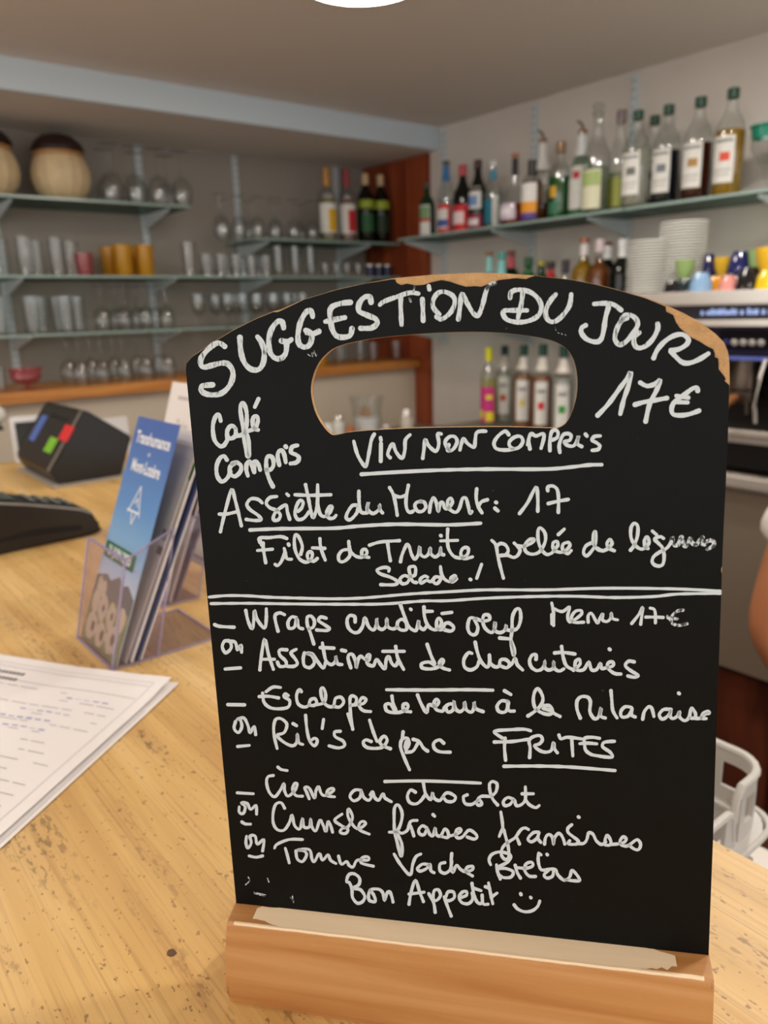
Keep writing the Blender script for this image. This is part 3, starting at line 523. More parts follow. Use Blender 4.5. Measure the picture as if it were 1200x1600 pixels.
# patch of bare wood: an irregular outline lying on the top facet
random.seed(3)
bm = B(); top, bot = [], []
N_ = 90
for i in range(N_ + 1):
    x = -.094 + .186 * i / N_
    e = min(1, (i + 1) / 8, (N_ - i + 1) / 9); j = lambda a: random.uniform(-a, a)
    y_front = -.0109 + .0006 * random.random() + (1 - e) * (.003 + j(.0018)); y_back = .0012 - (1 - e) * (.004 + j(.002))
    top.append((x, y_front)); bot.append((x, y_back))
prof_z = lambda y: .0434 + (y + .0106) * (.0007 / .0106) + .00018
for i in range(N_):
    ys = [0, .15, .3, .6, 1]
    cols = []
    for (x, a), (_, b_) in ((top[i], bot[i]), (top[i + 1], bot[i + 1])):
        cols.append([(x, a + (b_ - a) * s) for s in ys])
    for k in range(4):
        q = [cols[0][k], cols[1][k], cols[1][k + 1], cols[0][k + 1]]
        bm.faces.new([bm.verts.new((x, y, prof_z(y) + x * .0323)) for x, y in q])
bmesh.ops.remove_doubles(bm, verts=bm.verts, dist=1e-6)
pw = mesh_obj('worn_patch', bm, worn(), board); pw['label'] = 'pale bare wood where varnish has worn off'
pw.matrix_parent_inverse = inv; pw.matrix_basis = Mf

bm = tube(B(), [(-HL + .004 + i * (2 * HL - .008) / 40, -.01095 + random.uniform(-.0001, .0001), .0430 + (-HL + .004 + i * (2 * HL - .008) / 40) * .0320 + random.uniform(-.0001, .0001)) for i in range(41)], .0009, 6)  # highlight on the front lip, put in as a thin pale tube
lw_ = mesh_obj('lip_highlight', bm, worn(), board, True); lw_['label'] = 'pale painted highlight along the front lip'
lw_.matrix_parent_inverse = inv; lw_.matrix_basis = Mf
# ------------------------------------------------------------------ things on the wooden bar, left side
M_acr = glass_mat('clear_acrylic', (253, 251, 254), (226, 220, 236), .08, diff=.03, dcol=(225, 215, 235))
M_acr_e = glass_mat('acrylic_edge', (232, 226, 240), (190, 180, 210), .15, diff=.35, dcol=(200, 192, 218))
M_paper = mat('white_paper', (236, 232, 232), .8)
M_print = mat('grey_print', (190, 187, 190), .8)
M_print_d = mat('dark_print', (110, 108, 110), .8)
M_print_b = mat('blue_ballpoint', (178, 180, 212), .8)
M_white_ink = mat('white_print', (240, 244, 250), .6)
def holder(name, label, x0, x1, y0, y1, h, foot=None, lean=.235):
    """open topped acrylic leaflet pocket: front (-x), back, two sides, floor, thick visible edges"""
    t = thing(name, label, 'leaflet holder', (x0, y0, CT)); W_, D = y1 - y0, x1 - x0; k = .0022
    mesh_obj('front_pane', box(B(), 0, k, 0, W_, 0, h, .0004), M_acr, t)
    mesh_obj('back_pane', box(B(), D - k, D, 0, W_, 0, h * .5, .0004), M_acr, t)
    for y in (0, W_ - k): mesh_obj('side_pane', prism(B(), [(k, 0), (D - k, 0), (D - k, h * 1.18), (k, h * .99)], 'Y', y, y + k), M_acr, t)
    mesh_obj('floor_pane', box(B(), k, D - k, k, W_ - k, 0, k), M_acr, t)
    if foot: mesh_obj('foot_plate', box(B(), D, D + foot, 0, W_, 0, k, .0004), M_acr, t)
    bm = B()
    if foot:
        for a, b in (((D, 0, .001), (D + foot, 0, .001)), ((D + foot, 0, .001), (D + foot, W_, .001)), ((D, W_, .001), (D + foot, W_, .001))): tube(bm, [a, b], .0014, 6)
    for a, b in (((0, 0, 0), (0, 0, h)), ((0, W_, 0), (0, W_, h)), ((D, 0, 0), (D, 0, h * 1.2)), ((D, 0, h * .5), (D, W_, h * .5)), ((0, 0, .001), (0, W_, .001)), ((0, 0, .001), (D, 0, .001)), ((0, 0, h), (0, W_, h)), ((0, 0, h), (D, 0, h * 1.2))):
        tube(bm, [a, b], .0014, 6)
    mesh_obj('polished_edges', bm, M_acr_e, t); tag([c for c in t.children if c.name.startswith('polished_edges')][0], kind='stuff')
    for c in t.children:                 # the pocket leans back on its flat foot
        if c.name.startswith('foot_plate'): continue
        for v in c.data.vertices: v.co.x += v.co.z * lean
    return t
holder('leaflet_holder', 'clear acrylic leaflet holder with the sky blue leaflet, nearest on the bar', .200, .244, .655, .753, .101, .064)
holder('leaflet_holder', 'clear acrylic leaflet holder behind the sky blue leaflet, holding white leaflets', .298, .342, .772, .872, .086, None, .27)
# --- leaflets lean back inside; local frame: x = width (toward +Y world reversed), y = up the sheet, z = out of the printed face
def leaflet(name, label, x_b, y_c, z_b, x_t, z_t, w, face_mat, n_sheets=1, rz=0):
    L_ = math.hypot(x_t - x_b, z_t - z_b); up = Vector((x_t - x_b, 0, z_t - z_b)).normalized()
    wx = Vector((0, -1, 0)); out = wx.cross(up); 
    t = thing(name, label, 'leaflet', (x_b, y_c, z_b))
    t.rotation_euler = (Matrix.Rotation(rz, 3, 'Z') @ Matrix((wx, up, out)).transposed()).to_euler()
    mesh_obj('sheet', box(B(), -w / 2, w / 2, 0, L_, -.0006 * n_sheets, 0), face_mat, t)
    return t, L_
def sky_mat():
    m, t, b = new_mat('leaflet_sky_print'); N, L = t.nodes, t.links; b.inputs['Roughness'].default_value = .35
    tc = N.new('ShaderNodeTexCoord'); sp = N.new('ShaderNodeSeparateXYZ'); L.new(tc.outputs['Object'], sp.inputs[0])
    cr = N.new('ShaderNodeValToRGB'); mr = N.new('ShaderNodeMapRange'); mr.inputs['From Max'].default_value = .214; L.new(sp.outputs['Y'], mr.inputs['Value'])
    L.new(mr.outputs[0], cr.inputs[0]); e = cr.color_ramp.elements
    e[0].position = .28; e[0].color = lin((205, 222, 232)); e[1].position = 1; e[1].color = lin((78, 112, 186))
    k = e.new(.45); k.color = lin((140, 186, 222)); k = e.new(.66); k.color = lin((98, 150, 212))
    L.new(cr.outputs[0], b.inputs['Base Color']); return m
lf, LL = leaflet('leaflet', 'sky blue leaflet with white writing and sheep, leaning in the nearest holder', .2045, .704, CT + .003, .2885, 1.3535, .0975, sky_mat(), 1)
random.seed(11)
# lower picture: mountain skyline, meadow and flock, printed flat
def blob(bm, cx, cy, rx, ry, z, n=10, j=.15):
    vs = [bm.verts.new((cx + rx * math.cos(a) * random.uniform(1 - j, 1 + j), cy + ry * math.sin(a) * random.uniform(1 - j, 1 + j), z)) for a in [2 * math.pi * i / n for i in range(n)]]
    bm.faces.new(vs)
def flat(name, polys, m, parent, z=.0001, label=None):
    bm = B()
    for p in polys: bm.faces.new([bm.verts.new((x, y, z)) for x, y in p])
    o = mesh_obj(name, bm, m, parent)
    if label: o['label'] = label
    return o
flat('mountain_print', [[(-.0485, .034), (.0485, .030), (.0485, .062), (.030, .071), (.018, .068), (.006, .074), (-.012, .066), (-.024, .070), (-.0485, .064)]], mat('hill_print', (104, 104, 100), .5), lf)
flat('meadow_print', [[(-.0485, .0), (.0485, .0), (.0485, .046), (.012, .050), (-.02, .042), (-.0485, .044)]], mat('meadow_print', (122, 128, 78), .5, var=.3, vscale=120), lf, .00015)
M_fleece = mat('fleece_print', (196, 180, 152), .6, var=.22, vscale=420); M_face = mat('sheep_face_print', (92, 76, 60), .6)
bm = B()
for (cx, cy, r) in [(-.030, .012, .017), (-.004, .010, .016), (.024, .013, .019), (-.036, .036, .013), (-.014, .034, .014), (.010, .032, .013), (.034, .034, .013), (-.040, .052, .009), (-.024, .050, .009)]:
    blob(bm, max(-.034, min(.033, cx)), cy + .004, r * .85, min(r, cy + .002) * .95, .0002 + random.random() * .0001)
o = mesh_obj('sheep_print', bm, M_fleece, lf); o['label'] = 'flock of cream sheep printed at the foot of the leaflet'; o['kind'] = 'stuff'
bm = B()
for (cx, cy, r) in [(-.026, .016, .006), (.0, .014, .006), (.026, .018, .006), (-.012, .038, .004), (.012, .036, .004)]: blob(bm, cx, cy, r * .7, r, .0004)
o = mesh_obj('sheep_face', bm, M_face, lf); o['kind'] = 'stuff'
flat('date_band', [[(-.0445, .0840), (.0300, .0840), (.0310, .0855), (.0310, .0990), (.0300, .1005), (-.0445, .1005), (-.0455, .0990), (-.0455, .0855)]], mat('dark_green_print', (30, 106, 62), .5), lf, .0003)
I3 = Matrix.Identity(3)
text_part('date_text', '21 JUIN 2025', M_white_ink, lf, Vector((-.007, .0922, .0004)), I3, .0135, .78, bold=.0004)
text_part('title_text', 'Transhumance', M_white_ink, lf, Vector((-.0, .2080, .0002)), I3, .0170, .80, bold=.0004)
text_part('title_text', 'en', M_white_ink, lf, Vector((0, .1945, .0002)), I3, .0070, .9)
text_part('title_text', 'Mont-Lozère', M_white_ink, lf, Vector((-.0, .1800, .0002)), I3, .0170, .76, bold=.0004)
bm = B()       # emblem: open white triangle over a small sheep head
def fstroke(bm, a, b, w, z=.0003):
    a, b = Vector((a[0], a[1] + .029)), Vector((b[0], b[1] + .029)); d = (b - a).normalized(); n = Vector((-d.y, d.x)) * w / 2
    bm.faces.new([bm.verts.new((p.x, p.y, z)) for p in (a + n, b + n, b - n, a - n)])
for a, b in (((-.015, .106), (.001, .134)), ((.001, .134), (.014, .105)), ((-.0175, .1085), (.012, .1085)), ((-.006, .108), (0, .096)), ((.006, .108), (0, .096)), ((-.004, .116), (.001, .122)), ((.001, .122), (.005, .114))):
    fstroke(bm, a, b, .0018)
o = mesh_obj('emblem_print', bm, M_white_ink, lf); o['label'] = 'white open triangle emblem with small animal head'; o['kind'] = 'stuff'
# other leaflets stacked behind it
M_strip = mat('leaflet_navy_edge', (64, 74, 116), .5)
for i, (xb, xt, zt, yc, mm, lab) in enumerate([(.2130, .3030, 1.3300, .700, mat('leaflet_grey', (190, 184, 180), .6), 'grey white leaflet directly behind the sky blue one'),
        (.2180, .3110, 1.3380, .698, M_paper, 'white leaflet second behind the sky blue one'),
        (.2225, .3170, 1.3330, .697, M_strip, 'navy edged leaflet third behind the sky blue one'),
        (.2265, .3220, 1.3390, .698, M_paper, 'white leaflet last in the nearest holder')]):
    t, L_ = leaflet('leaflet', lab, xb, yc + .002, CT + .0032, xt, zt, .092, mm, 2)
    if i == 0:
        flat('dark_print', [[(-.046 + .002, .165), (-.018, .165), (-.018, .178), (-.044, .178)], [(.034, .118), (.045, .118), (.045, .128), (.034, .128)], [(.034, .104), (.045, .104), (.045, .112), (.034, .112)]], mat('aubergine_print', (70, 44, 62), .6), t)
    if i == 1: flat('green_leaf_print', [[(.026, .182), (.044, .176), (.046, .196), (.038, .192)]], mat('leaf_green_print', (40, 116, 48), .6), t)
# second holder
t, L_ = leaflet('leaflet', 'tall white leaflet with faint grey title, standing highest behind the blue one', .3025, .822, CT + .003, .3790, 1.3745, .096, M_paper, 2)
text_part('title_text', 'Prin', M_print, t, Vector((.000, .195, .0002)), I3, .022, .9)
flat('faint_print', [[(-.024, .226), (.02, .226), (.02, .230), (-.024, .230)]], M_print, t)
flat('green_print', [[(.034, .10), (.045, .10), (.046, .118), (.036, .112)]], mat('leaf_print', (86, 148, 78), .6), t)
t, L_ = leaflet('leaflet', 'white leaflet with a mauve block, lower one in the rear holder', .3080, .822, CT + .003, .3830, 1.3150, .095, mat('leaflet_cream', (222, 214, 206), .6), 3)
flat('mauve_print', [[(.012, .10), (.046, .10), (.046, .15), (.020, .15)]], mat('mauve_print', (110, 84, 110), .6), t)
t, L_ = leaflet('leaflet', 'purple grey leaflet at the back of the rear holder', .3165, .822, CT + .003, .3900, 1.290, .094, mat('leaflet_mauve', (140, 122, 142), .6), 2)

# --- printed sheets at the left edge
pc = Vector((.2348, .5883)); e1 = Vector((-.175, -.128)).normalized(); e2 = Vector((-.105, .174)).normalized()
def sheet_bm(w, h, z0, curl):
    bm = B(); nx, ny = 18, 12; g = [[None] * (ny + 1) for _ in range(nx + 1)]
    for i in range(nx + 1):
        for j in range(ny + 1):
            a, b = w * i / nx, h * j / ny
            p = e1 * a + e2 * b; z = z0 + curl * max(0, math.sin((b / h) * 5.2 + .6)) * .5 * (1 - i / nx) ** .6 + (curl * .8 * math.exp(-((a - .0) ** 2 + (b - .0) ** 2) / .0006))
            g[i][j] = bm.verts.new((p.x, p.y, z))
    for i in range(nx):
        for j in range(ny): bm.faces.new((g[i][j], g[i + 1][j], g[i + 1][j + 1], g[i][j + 1]))
    r = bmesh.ops.extrude_face_region(bm, geom=list(bm.faces))
    for v in [q for q in r['geom'] if isinstance(q, bmesh.types.BMVert)]: v.co.z += .0003
    return bm
t = thing('printed_sheet', 'lower white printed sheet peeping out under the top one at the left', 'paper', (pc.x, pc.y, CT))
mesh_obj('sheet', sheet_bm(.297, .21, .0006, .001), M_paper, t, True)
flat('printed_line', [[tuple(e1 * a + e2 * b) for a, b in ((.01, .003), (.285, .003), (.285, .0036), (.01, .0036))]], M_print, t, .0012)
t = thing('printed_sheet', 'top white form with printed lines and pen notes at the left edge', 'paper', (pc.x, pc.y, CT))
o_ = -e1 * 0 + (e1 * .002 + e2 * .006); t.location.x += o_.x; t.location.y += o_.y
mesh_obj('sheet', sheet_bm(.296, .205, .0028, .004), M_paper, t, True)
def sheet_z(a, b): return .0028 + .004 * max(0, math.sin((b / .205) * 5.2 + .6)) * .5 * max(0, (1 - a / .296)) ** .6 + .004 * .8 * math.exp(-(a * a + b * b) / .0006) + .00055
def pl(bm, a0, a1, b0, b1):
    n = max(1, int(max(abs(a1 - a0), abs(b1 - b0)) / .008))
    for i in range(n):
        A0, A1 = a0 + (a1 - a0) * i / n, a0 + (a1 - a0) * (i + 1) / n
        q = [(A0, b0), (A1, b0), (A1, b1), (A0, b1)] if abs(a1 - a0) > abs(b1 - b0) else [(a0, b0 + (b1 - b0) * i / n), (a1, b0 + (b1 - b0) * i / n), (a1, b0 + (b1 - b0) * (i + 1) / n), (a0, b0 + (b1 - b0) * (i + 1) / n)]
        bm.faces.new([bm.verts.new((*(e1 * x + e2 * y), sheet_z(x, y))) for x, y in q])
bm = B()
pl(bm, .012, .285, .010, .0106); pl(bm, .012, .0126, .010, .19); pl(bm, .038, .0388, .012, .20); pl(bm, .018, .0188, .012, .20)
random.seed(5)
for r_ in range(20):
    a = .046 + r_ * .0115; b = .02
    while b < .185:
        wd = random.uniform(.006, .02)
        if random.random() < .62: pl(bm, a, a + .0011, b, b + wd)
        b += wd + .003
o = mesh_obj('printed_lines', bm, M_print, t); o['kind'] = 'stuff'
bm = B()
for a, b, k in ((.052, .03, 5), (.076, .05, 6), (.088, .06, 7), (.100, .055, 5), (.125, .09, 5), (.14, .08, 4)):
    for i in range(k): pl(bm, a + random.uniform(-.001, .001), a + random.uniform(.001, .0022), b + i * .009, b + i * .009 + .006)
o = mesh_obj('pen_notes', bm, M_print_b, t); o['kind'] = 'stuff'
bm = B()
for a in (.026, .036):
    for i in range(9): pl(bm, a, a + .0042, .140 + i * .0046, .140 + i * .0046 + .0034)
o = mesh_obj('bold_heading', bm, M_print_d, t); o['kind'] = 'stuff'

# --- card terminal (black, lying, screen end raised) in front of the receipt printer
M_tb = mat('terminal_black', (20, 17, 16), .32); M_grey_trim = mat('grey_trim', (150, 148, 146), .35)
t = thing('card_terminal', 'black card payment terminal lying on the bar at the left edge', 'card terminal', (.355, 1.12, CT), math.radians(2))
prof = [(0, .004), (-.004, .018), (-.012, .036), (-.030, .046), (-.10, .066), (-.17, .082), (-.19, .080), (-.20, .060), (-.20, .006), (-.15, 0), (-.02, 0)]
bm = prism(B(), prof, 'Y', 0, .085)
bmesh.ops.bevel(bm, geom=[e for e in bm.edges if abs(e.verts[0].co.y - e.verts[1].co.y) < 1e-6], offset=.005, segments=3, affect='EDGES')
mesh_obj('housing', bm, M_tb, t, True)
mesh_obj('trim_line', tube(B(), [(x, -.0012, z) for x, z in [(-.012, .034), (-.030, .0435), (-.10, .0635), (-.165, .079)]], .0014, 6), M_grey_trim, t)
mesh_obj('finger_slot', prism(B(), [(-.03, .012), (-.03, .020), (-.09, .026), (-.15, .022), (-.15, .018), (-.09, .017)], 'Y', -.001, .002), mat('slot_black', (4, 4, 4), .8), t)
pad = mesh_obj('screen', prism(B(), [(-.11, .0700), (-.165, .0820), (-.165, .0835), (-.11, .0715)], 'Y', .012, .073), mat('terminal_screen', (60, 78, 70), .15), t)
K0 = box(B(), -.0045, .0045, 0, .013, 0, .0022, .0008); k_me = None
for r_ in range(4):
    for c in range(3):
        x = -.036 - r_ * .017; z = .0485 + (-.03 - x) * .29
        if k_me is None: k_o = mesh_obj('key', K0, mat('rubber_key_grey', (120, 124, 118), .6), t); k_me = k_o
        else: k_o = k_me.copy(); COL.objects.link(k_o); k_o.parent = t
        k_o.location = (x, .015 + c * .021, z - .0016); k_o.rotation_euler = (0, .28, 0)
# --- receipt printer wedge
M_pf = mat('printer_charcoal', (38, 35, 34), .4, var=.05)
t = thing('receipt_printer', 'black wedge shaped receipt printer with green sticker and red clip', 'printer', (.407, 1.51, CT))
sec = [(0, .006), (-.006, .016), (-.013, .034), (.062, .139), (.072, .139), (.153, .079), (.123, .002), (.02, .0)]
mesh_obj('housing', slab(B(), [(0, 0), (.001, 0), (.001, .001)], 0, .001, .0001), M_black, t) if False else None
bm = prism(B(), sec, 'Y', 0, .24)
bmesh.ops.bevel(bm, geom=[e for e in bm.edges if abs(e.verts[0].co.y - e.verts[1].co.y) < 1e-6 or abs(e.verts[0].co.y - e.verts[1].co.y) > .2], offset=.003, segments=2, affect='EDGES')
mesh_obj('housing', bm, M_black, t, True)
d = Vector((.075, 0, .105)).normalized(); nn = Vector((-d.z, 0, d.x))
def on_face(a, b, h=0): p = Vector((-.013, 0, .034)) + d * a + nn * h; return Vector((p.x, b, p.z))
def face_box(bm, a0, a1, b0, b1, h0, h1):
    vs = [bm.verts.new(on_face(a, b, h)) for h in (h0, h1) for b in (b0, b1) for a in (a0, a1)]
    for q in ((0, 2, 3, 1), (4, 5, 7, 6), (0, 1, 5, 4), (2, 6, 7, 3), (0, 4, 6, 2), (1, 3, 7, 5)): bm.faces.new([vs[i] for i in q])
    return bm
mesh_obj('front_cover', face_box(B(), .004, .124, .012, .232, 0, .003), M_pf, t)
mesh_obj('paper_slot', face_box(B(), .100, .108, .04, .15, .003, .0036), mat('slot_dark', (3, 3, 3), .8), t)
mesh_obj('edge_trim', face_box(B(), -.002, .128, -.001, .010, 0, .002), mat('edge_grey', (118, 112, 106), .4), t)
o = mesh_obj('sticker', face_box(B(), .030, .062, .035, .082, .003, .0036), mat('lime_green_sticker', (128, 196, 52), .5), t); o['label'] = 'lime green sticker'
o = mesh_obj('clip', face_box(B(), .062, .094, -.010, .030, .001, .006), mat('red_clip', (222, 46, 52), .45), t); o['label'] = 'bright red clip over the edge'
o = mesh_obj('sticker', face_box(B(), .040, .100, .165, .205, .003, .0036), mat('blue_sticker', (82, 112, 186), .4), t); o['label'] = 'round cornered blue sticker'
mesh_obj('base_tray', box(B(), -.014, .15, -.012, .252, -.0, .004, .001), mat('tray_pale_grey', (168, 160, 150), .4), t)
# --- small things behind
t = thing('tablet_stand', 'white framed tablet with dark screen at the left edge behind the terminal', 'tablet', (.545, 1.80, CT), math.radians(-12))
Rm = Matrix.Rotation(math.radians(-18), 4, 'X')
mesh_obj('frame', box(B(), -.14, 0, -.004, .006, .001, .105, .003, Matrix.Rotation(math.radians(-10), 4, 'X')), mat('white_plastic', (226, 226, 230), .4), t, True)
mesh_obj('screen', box(B(), -.13, -.012, -.0052, -.0042, .014, .092, 0, Matrix.Rotation(math.radians(-10), 4, 'X')), mat('dark_screen', (28, 32, 26), .15), t)
t = thing('paper_note', 'white paper card standing behind the receipt printer', 'paper', (.60, 1.80, CT), math.radians(-4))
mesh_obj('card', box(B(), 0, .062, 0, .0012, 0, .084, 0, Matrix.Rotation(math.radians(-8), 4, 'X')), mat('note_white', (214, 212, 214), .8), t)
t = thing('ball_lamp', 'small white ball lamp cut by the left edge', 'lamp', tuple(at(-4, 672, Z=CT)))
mesh_obj('globe', lathe(B(), [(0, .014), (.012, .016), (.024, .026), (.030, .042), (.026, .06), (.014, .071), (0, .074)], 20), mat('white_globe', (240, 238, 230), .3), t, True)
mesh_obj('base', lathe(B(), [(0, 0), (.018, 0), (.018, .004), (.010, .015), (0, .016)], 20), M_black, t, True)
c0 = at(8, 800, Z=CT)
t = thing('card_sleeve', 'clear plastic sleeve with a cream yellow card beside the terminal', 'card sleeve', (c0.x, c0.y + .12, CT), math.radians(20))
mesh_obj('card', box(B(), -.035, .02, 0, .0016, .001, .100, 0, Matrix.Rotation(math.radians(-14), 4, 'X')), mat('cream_yellow_card', (226, 190, 120), .6), t)
mesh_obj('sleeve', box(B(), -.04, .03, -.005, .006, .0, .104, 0, Matrix.Rotation(math.radians(-14), 4, 'X')), M_acr, t)
# ------------------------------------------------------------------ left wall shelving: pale blue rails, brackets, glass plates
M_gl = glass_mat('drinking_glass', (250, 251, 251), (234, 236, 237), .17, rough=.025)
M_gl_y = glass_mat('amber_tumbler_glass', (246, 220, 130), (226, 180, 70), .14, diff=.35, dcol=(232, 186, 56))
M_gl_r = glass_mat('rosy_glass', (244, 214, 214), (226, 176, 180), .14, diff=.16, dcol=(216, 130, 138))
def rail(label, p, z0, z1, axis):
    t = thing('shelf_rail', label, 'shelf rail', (p[0], p[1], z0), group=None)
    if axis == 'Y': mesh_obj('channel', box(B(), -.012, .012, -.012, 0, 0, z1 - z0, .002), M_rail, t); 
    else: mesh_obj('channel', box(B(), -.012, 0, -.012, .012, 0, z1 - z0, .002), M_rail, t)
    bm = B(); k = int((z1 - z0) / .025)
    for i in range(k):
        z = .012 + i * .025
        for s in (-1, 1):
            if axis == 'Y': box(bm, s * .005 - .002, s * .005 + .002, -.0126, -.0121, z, z + .013)
            else: box(bm, -.0126, -.0121, s * .005 - .002, s * .005 + .002, z, z + .013)
    o = mesh_obj('slots', bm, M_rail_slot, t); o['kind'] = 'stuff'
    return t
def bracket(rt, z, depth, axis):
    """sheet steel bracket, deep at the rail and thin at the tip, hooked in the rail"""
    pts = [(-.012, z), (-depth, z), (-depth, z - .008), (-.05, z - .045), (-.012, z - .05)]
    z0 = rt.location.z
    if axis == 'Y': bm = prism(B(), [(y, zz - z0) for y, zz in pts], 'X', -.0035, .0035)
    else: bm = prism(B(), [(y, zz - z0) for y, zz in pts], 'Y', -.0035, .0035)
    return mesh_obj('bracket', bm, M_rail, rt)
ZA1, ZB1, Z2, Z3 = 1.826, 1.728, 1.588, 1.405
TH = .008
rails = [(.7075, 'first'), (1.231, 'second'), (1.631, 'third'), (2.13, 'last')]
for x, nm in rails:
    lab = {'first': 'pale blue slotted rail at the left edge of the glass shelves', 'second': 'pale blue slotted rail behind the inverted glasses right of the pots', 'third': 'pale blue slotted rail in the middle of the glass shelves', 'last': 'pale blue slotted rail behind the tall aperitif bottles'}[nm]
    r = rail(lab, (x, YL), 1.236, ZS - .003, 'Y')
    for z in ((ZA1,) if x < 1.5 else (ZB1,)): bracket(r, z - TH, .23, 'Y')
    for z in (Z2, Z3): bracket(r, z - TH, .23, 'Y')
def plate(label, x0, x1, y0, y1, z):
    t = thing('glass_shelf', label, 'shelf', (x0, y0, z - TH + .0003))
    mesh_obj('plate', box(B(), .0015, x1 - x0 - .0015, .0015, y1 - y0 - .0015, 0, TH - .0005), M_shelf, t)
    bm = B()
    for a, b, c, d_ in ((0, x1 - x0, 0, .0012), (0, x1 - x0, y1 - y0 - .0012, y1 - y0), (0, .0012, .0012, y1 - y0 - .0012), (x1 - x0 - .0012, x1 - x0, .0012, y1 - y0 - .0012)):
        box(bm, a, b, c, d_, 0, TH - .0005)
    o = mesh_obj('ground_edge', bm, M_edge, t); o['kind'] = 'stuff'
    return t
ya, yb = YL - .27, YL - .014
plate('top left glass shelf carrying the two ribbed pots', .10, 1.30, ya, yb, ZA1)
plate('upper right glass shelf carrying the aperitif bottles', 1.56, 2.272, ya, yb, ZB1)
plate('second glass shelf at the left with amber tumblers', .10, 1.40, ya, yb, Z2)
plate('second glass shelf at the right with candle glasses', 1.41, 2.272, ya, yb, Z2)
plate('third glass shelf at the left above the honey ledge', .10, 1.40, ya, yb, Z3)
plate('third glass shelf at the right above the honey ledge', 1.41, 2.272, ya, yb, Z3)

# drinking glasses: thin walled with a thick foot
def g_tumbler(R, H, th=.0012, base=.008, taper=.9):
    return [(0, 0), (R * taper * .96, 0), (R * taper, .003), (R, H), (R - th, H), (R * taper - th, base), (0, base)]
def g_stem(Rb, Rf, H, stem, rim=.8):
    hb = H - stem
    return [(0, 0), (Rf, 0), (Rf, .0015), (.010, .005), (.0040, .012), (.0036, stem - .008), (.008, stem), (Rb * .72, stem + hb * .16), (Rb, stem + hb * .45), (Rb * .95, stem + hb * .75), (Rb * rim, H), (Rb * rim - .001, H), (Rb * .94, stem + hb * .74), (Rb * .98, stem + hb * .45), (Rb * .68, stem + hb * .18), (0, stem + .006)]
def inv(P): H = max(z for _, z in P); return [(r, H - z) for r, z in P]
KINDS = {
 'tumbler': ('tumbler', g_tumbler(.0295, .120), M_gl), 'short': ('tumbler', g_tumbler(.029, .080), M_gl), 'amber': ('tumbler', g_tumbler(.032, .105), M_gl_y),
 'rosy': ('tumbler', g_tumbler(.029, .075), M_gl_r), 'highball': ('highball_glass', g_tumbler(.024, .118, .0014, .02, .95), M_gl), 'shot': ('shot_glass', g_tumbler(.020, .055, .0016, .014), M_gl),
 'wine_inv': ('wine_glass', inv(g_stem(.031, .029, .155, .070)), M_gl), 'big_inv': ('wine_glass', inv(g_stem(.038, .034, .19, .085)), M_gl),
 'goblet': ('goblet', g_stem(.030, .027, .120, .040, .95), M_gl), 'coupe': ('dessert_glass', g_stem(.048, .032, .068, .016, 1.1), M_gl_r)}
_proto = {}
TAKEN = []
ORD = ['first', 'second', 'third', 'fourth', 'fifth', 'sixth', 'seventh', 'eighth', 'ninth']
def place(kind, x, y, z, label, group):
    nm, prof, mm = KINDS[kind]
    if kind not in _proto:
        o = mesh_obj(nm, lathe(B(), prof, 20), mm, None, True); _proto[kind] = o
    else:
        o = _proto[kind].copy(); COL.objects.link(o)
    o.location = (x, y, z + .0002); o.rotation_euler = (0, 0, random.random() * 6)
    o.name = nm
    return tag(o, label, {'tumbler': 'glass', 'highball_glass': 'glass', 'shot_glass': 'glass', 'wine_glass': 'wine glass', 'goblet': 'glass', 'dessert_glass': 'dessert glass'}[nm], group)
random.seed(21)
def row(kind, px0, px1, n, z, y, label, group, ybase=None):
    R_ = max(r for r, _ in KINDS[kind][1])
    span = (px1 - px0) / 395 if px0 < 300 else (px1 - px0) / 350
    n = min(n, int(span / (2 * R_ + .003)) + 1)
    for i in range(n):
        px = px0 + (px1 - px0) * (i / max(1, n - 1)); yy = y
        X = at(px, 500, Y=yy).x
        # true X for the height of the shelf
        for _ in range(3):
            c = RC @ (Vector((X, yy, z + .05)) - EYE); cur = 600 + F_PX * c.x / c.z; X += (px - cur) / 430
        for rx, _ in rails:        # stand clear of the brackets under the shelf above
            hk = max(zz_ for _, zz_ in KINDS[kind][1]); clr = {1.588: (.178 if rx < 1.5 else .080), 1.405: .123, 1.2323: .113}.get(z, 9)
            if abs(X - rx) < R_ + .006 and hk > clr: X = rx + (R_ + .007) * (1 if X >= rx else -1)
        if any(abs(zz - z) < .01 and math.hypot(X - xx, yy - y2) < R_ + r2 + .0015 for xx, y2, zz, r2 in TAKEN): continue
        TAKEN.append((X, yy, z, R_ + .0015))
        place(kind, X + random.uniform(-.001, .001), yy + random.uniform(-.003, .003), z, label + ('' if n == 1 else ', ' + ORD[i]), group)
YF, YK = YL - .205, YL - .10     # front and back rows on the shelves
# top left: inverted wine glasses
row('big_inv', 176, 284, 5, ZA1, YF, 'large wine glass upside down beside the ribbed pots', 'inverted glasses right of the ribbed pots')
row('big_inv', 168, 262, 3, ZA1, YK, 'large wine glass upside down in the back row beside the ribbed pots', 'inverted glasses in back row right of the pots')
row('wine_inv', 345, 488, 6, ZB1, YF, 'wine glass upside down on the upper right shelf', 'inverted glasses left of the aperitif bottles')
row('wine_inv', 350, 470, 4, ZB1, YK, 'wine glass upside down in the back row of the upper right shelf', 'inverted back row left of the aperitif bottles')
